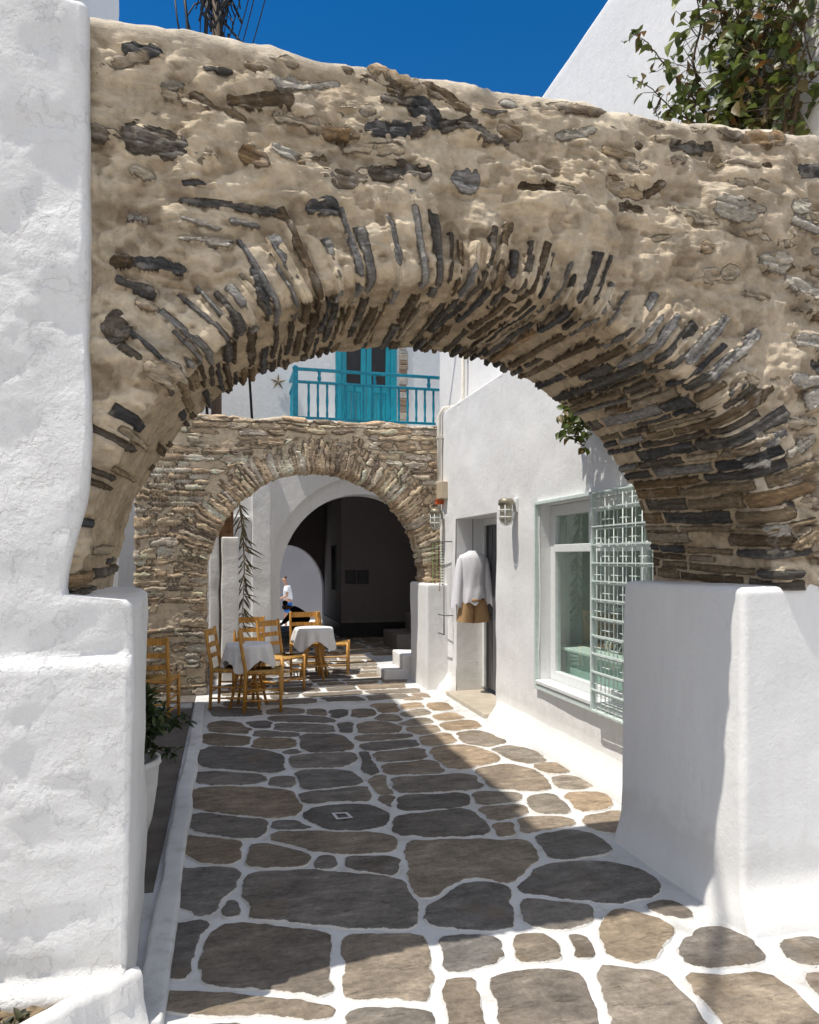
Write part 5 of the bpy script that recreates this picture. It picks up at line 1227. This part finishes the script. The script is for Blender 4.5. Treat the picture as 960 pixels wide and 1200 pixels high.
# ------------------------------------------------------------------ people in the courtyard
def skin(name, joints, edges, mat, parent, sub=2):
    names = list(joints); me = bpy.data.meshes.new(name); me.from_pydata([joints[k][0] for k in names], [(names.index(a), names.index(b)) for a, b in edges], [])
    o = bpy.data.objects.new(name, me); C.objects.link(o); me.materials.append(mat); o.parent = parent
    md = o.modifiers.new('skin', 'SKIN'); md.use_smooth_shade = True
    for i, k in enumerate(names):
        r = joints[k][1]; sv = me.skin_vertices[0].data[i]; sv.radius = r if isinstance(r, tuple) else (r, r); sv.use_root = (i == 0)
    s2 = o.modifiers.new('sub', 'SUBSURF'); s2.levels = sub; s2.render_levels = sub
    dg = bpy.context.evaluated_depsgraph_get(); ev = o.evaluated_get(dg); m2 = bpy.data.meshes.new_from_object(ev)
    for p in m2.polygons: p.use_smooth = True
    o.modifiers.clear(); o.data = m2; m2.name = name
    return o
def hand(j, e, pre, wrist, tip, r=.014):
    w = Vector(wrist); d = (Vector(tip) - w).normalized(); s_ = d.cross(Vector((0, 0, 1))).normalized()
    j[pre + 'palm'] = (tuple(w + d * .06), (.032, .02)); e.append((pre + 'wr', pre + 'palm'))
    for k in range(4):
        b_ = w + d * .085 + s_ * (.027 - .018 * k); L_ = (.065, .075, .07, .055)[k]
        j[f'{pre}f{k}'] = (tuple(b_), .0095); j[f'{pre}g{k}'] = (tuple(b_ + d * L_ * .6 - Vector((0, 0, .01))), .0085); j[f'{pre}h{k}'] = (tuple(b_ + d * L_ - Vector((0, 0, .03))), .007)
        e += [(pre + 'palm', f'{pre}f{k}'), (f'{pre}f{k}', f'{pre}g{k}'), (f'{pre}g{k}', f'{pre}h{k}')]
    j[pre + 't0'] = (tuple(w + d * .05 + s_ * .045), .010); j[pre + 't1'] = (tuple(w + d * .09 + s_ * .058 - Vector((0, 0, .012))), .0085); e += [(pre + 'palm', pre + 't0'), (pre + 't0', pre + 't1')]
mx, my = onY(338, 700, 24.0)[:2]; gz = -.64
man = thing('person', 'standing person in white t-shirt and blue shorts in the courtyard beyond the passage', 'person', (mx, my, gz)); man.rotation_euler = (0, 0, R(170))
# local frame: faces +X
j = {'pelvis': ((0, 0, .94), (.13, .15)), 'waist': ((.01, 0, 1.08), (.11, .145)), 'chest': ((.03, 0, 1.30), (.12, .17)), 'neck0': ((.05, 0, 1.46), (.06, .07)), 'neck': ((.085, 0, 1.53), .052), 'head0': ((.12, 0, 1.60), (.075, .07)), 'head1': ((.13, 0, 1.67), (.092, .078)), 'head2': ((.125, 0, 1.735), (.07, .065))}
e = [('pelvis', 'waist'), ('waist', 'chest'), ('chest', 'neck0'), ('neck0', 'neck'), ('neck', 'head0'), ('head0', 'head1'), ('head1', 'head2')]
for s_, n_ in ((1, 'l'), (-1, 'r')):
    j[n_ + 'sh'] = ((.03, .19 * s_, 1.41), .055); j[n_ + 'el'] = ((.02 + .05 * (s_ < 0), .235 * s_, 1.13), .042); j[n_ + 'wr'] = ((.25, .20 * s_, 1.05), .029)
    j[n_ + 'hip'] = ((0, .09 * s_, .86), .085); j[n_ + 'kn'] = ((.02 + .07 * s_, .10 * s_, .49), .055); j[n_ + 'an'] = ((-.03 + .09 * s_, .10 * s_, .09), .036); j[n_ + 'to'] = ((.13 + .09 * s_, .11 * s_, .035), (.03, .04))
    e += [('chest', n_ + 'sh'), (n_ + 'sh', n_ + 'el'), (n_ + 'el', n_ + 'wr'), ('pelvis', n_ + 'hip'), (n_ + 'hip', n_ + 'kn'), (n_ + 'kn', n_ + 'an'), (n_ + 'an', n_ + 'to')]
    hand(j, e, n_, j[n_ + 'wr'][0], (.34, .19 * s_, 1.03))
skin('body', j, e, M['skin'], man)
fc = MB()   # nose, ears
fc.lathe((.235, 0, 1.655), [(0, .028), (.012, .012), (.018, -.012), (.008, -.022), (0, -.024)], 8)
for s_ in (-1, 1): fc.lathe((.115, .078 * s_, 1.655), [(0, -.03), (.018, -.02), (.024, .005), (.018, .03), (0, .036)], 8)
fc.build('face_features', M['skin'], man, world=False)
j = {'a': ((0, 0, .96), (.15, .17)), 'b': ((.01, 0, 1.1), (.13, .165)), 'c': ((.03, 0, 1.30), (.138, .19)), 'd': ((.045, 0, 1.45), (.08, .11)), 'l': ((.03, .20, 1.41), .075), 'l2': ((.025, .235, 1.25), .07), 'r': ((.03, -.20, 1.41), .075), 'r2': ((.04, -.235, 1.25), .07)}
skin('tshirt', j, [('a', 'b'), ('b', 'c'), ('c', 'd'), ('c', 'l'), ('l', 'l2'), ('c', 'r'), ('r', 'r2')], M['tshirt'], man)
j = {'a': ((0, 0, .97), (.145, .165)), 'b': ((0, 0, .86), (.145, .165)), 'l': ((.02, .10, .76), .115), 'l2': ((.055, .105, .56), .10), 'r': ((-.01, -.10, .76), .115), 'r2': ((-.035, -.105, .56), .10)}
skin('shorts', j, [('a', 'b'), ('b', 'l'), ('l', 'l2'), ('b', 'r'), ('r', 'r2')], M['blue_cloth'], man)
j = {'a': ((.085, 0, 1.69), (.075, .085)), 'b': ((.10, 0, 1.72), (.08, .08)), 'c': ((.15, 0, 1.735), (.05, .06))}
skin('hair', j, [('a', 'b'), ('b', 'c')], M['hair'], man)
# person sitting on the step edge, dressed in black
sx_, sy_ = onY(352, 720, 17.0)[:2]
sit = thing('person', 'person in black crouched on the ground at the end of the passage', 'person', (sx_, sy_, 0)); sit.rotation_euler = (0, 0, R(172))
j = {'pelvis': ((-.14, 0, .16), (.15, .17)), 'waist': ((-.05, 0, .30), (.14, .16)), 'chest': ((.10, 0, .47), (.13, .17)), 'neck0': ((.2, 0, .56), .06), 'neck': ((.25, 0, .58), .052), 'head0': ((.31, 0, .57), (.07, .075)), 'head1': ((.36, 0, .58), (.08, .09)), 'head2': ((.37, 0, .64), (.06, .07))}
e = [('pelvis', 'waist'), ('waist', 'chest'), ('chest', 'neck0'), ('neck0', 'neck'), ('neck', 'head0'), ('head0', 'head1'), ('head1', 'head2')]
for s_, n_ in ((1, 'l'), (-1, 'r')):
    j[n_ + 'sh'] = ((.13, .18 * s_, .50), .055); j[n_ + 'el'] = ((.28, .21 * s_, .33), .042); j[n_ + 'wr'] = ((.42, .12 * s_, .20), .03)
    j[n_ + 'hip'] = ((-.08, .10 * s_, .17), .09); j[n_ + 'kn'] = ((.24, .16 * s_, .36), .062); j[n_ + 'an'] = ((.10, .14 * s_, .07), .04); j[n_ + 'to'] = ((.26, .15 * s_, .035), (.03, .04))
    e += [('chest', n_ + 'sh'), (n_ + 'sh', n_ + 'el'), (n_ + 'el', n_ + 'wr'), ('pelvis', n_ + 'hip'), (n_ + 'hip', n_ + 'kn'), (n_ + 'kn', n_ + 'an'), (n_ + 'an', n_ + 'to')]
    hand(j, e, n_, j[n_ + 'wr'][0], (.5, .08 * s_, .15))
skin('body', j, e, M['skin'], sit)
j2 = {'a': ((-.14, 0, .17), (.17, .19)), 'b': ((-.05, 0, .31), (.17, .19)), 'c': ((.09, 0, .47), (.16, .20)), 'd': ((.19, 0, .55), (.085, .10))}
e2 = [('a', 'b'), ('b', 'c'), ('c', 'd')]
for s_, n_ in ((1, 'l'), (-1, 'r')):
    j2[n_ + '1'] = ((.13, .19 * s_, .5), .078); j2[n_ + '2'] = ((.28, .215 * s_, .33), .062); j2[n_ + '3'] = ((.4, .135 * s_, .215), .045); e2 += [('c', n_ + '1'), (n_ + '1', n_ + '2'), (n_ + '2', n_ + '3')]
skin('shirt', j2, e2, M['black_cloth'], sit)
j3 = {'a': ((-.12, 0, .17), (.17, .19))}; e3 = []
for s_, n_ in ((1, 'l'), (-1, 'r')):
    j3[n_ + '1'] = ((-.06, .11 * s_, .18), .11); j3[n_ + '2'] = ((.24, .16 * s_, .37), .078); j3[n_ + '3'] = ((.11, .14 * s_, .1), .058); e3 += [('a', n_ + '1'), (n_ + '1', n_ + '2'), (n_ + '2', n_ + '3')]
skin('trousers', j3, e3, M['black_cloth'], sit)
skin('hair', {'a': ((.30, 0, .63), (.08, .095)), 'b': ((.36, 0, .675), (.075, .085)), 'c': ((.41, 0, .65), (.05, .06))}, [('a', 'b'), ('b', 'c')], M['hair'], sit)

# ------------------------------------------------------------------ light, sky, camera
sd = Vector((SX, SY, -1)).normalized()
sl = bpy.data.lights.new('sun', 'SUN'); sl.energy = 4.8; sl.angle = R(.53); sl.color = (1, .95, .865)
so = bpy.data.objects.new('sun', sl); C.objects.link(so); so.rotation_euler = sd.to_track_quat('-Z', 'Y').to_euler(); so.location = (0, 0, 20)
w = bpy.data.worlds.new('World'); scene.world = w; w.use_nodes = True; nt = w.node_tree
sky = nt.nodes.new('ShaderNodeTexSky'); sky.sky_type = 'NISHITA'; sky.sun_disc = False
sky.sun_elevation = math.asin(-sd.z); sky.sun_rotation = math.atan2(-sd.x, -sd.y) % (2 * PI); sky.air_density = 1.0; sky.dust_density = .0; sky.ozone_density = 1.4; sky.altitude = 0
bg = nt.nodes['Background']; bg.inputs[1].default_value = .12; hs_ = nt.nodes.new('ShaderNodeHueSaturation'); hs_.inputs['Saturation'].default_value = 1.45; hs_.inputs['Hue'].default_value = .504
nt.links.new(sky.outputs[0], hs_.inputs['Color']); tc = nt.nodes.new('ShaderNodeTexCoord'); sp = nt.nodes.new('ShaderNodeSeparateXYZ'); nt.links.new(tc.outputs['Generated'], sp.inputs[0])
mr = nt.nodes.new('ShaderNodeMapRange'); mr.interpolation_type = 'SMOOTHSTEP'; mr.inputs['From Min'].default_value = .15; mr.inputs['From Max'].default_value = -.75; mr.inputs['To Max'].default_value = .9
nt.links.new(sp.outputs['Y'], mr.inputs[0])     # white fill added to the sky behind the camera to brighten front faces
sky_fill = mix(nt, hs_.outputs[0], (7.5, 7.65, 8.0), mr.outputs[0]); nt.links.new(sky_fill, bg.inputs[0])
cam = bpy.data.cameras.new('camera'); co = bpy.data.objects.new('camera', cam); C.objects.link(co); scene.camera = co
cam.sensor_fit = 'VERTICAL'; cam.sensor_height = 36; cam.sensor_width = 28.8; cam.lens = 36 * F / 1200; cam.shift_y = (HZ - 600) / 1200; cam.clip_end = 1000; cam.clip_start = .05
co.location = (0, 0, EYE); co.rotation_euler = (R(90), 0, -YAW)
scene.view_settings.view_transform = 'Standard'; scene.view_settings.look = 'None'; scene.view_settings.exposure = 0; scene.view_settings.gamma = 1
scene.cycles.use_denoising = True; scene.cycles.max_bounces = 8; scene.cycles.diffuse_bounces = 4; scene.cycles.use_adaptive_sampling = True; scene.cycles.adaptive_threshold = .02; scene.cycles.transparent_max_bounces = 8; scene.cycles.sample_clamp_indirect = 8
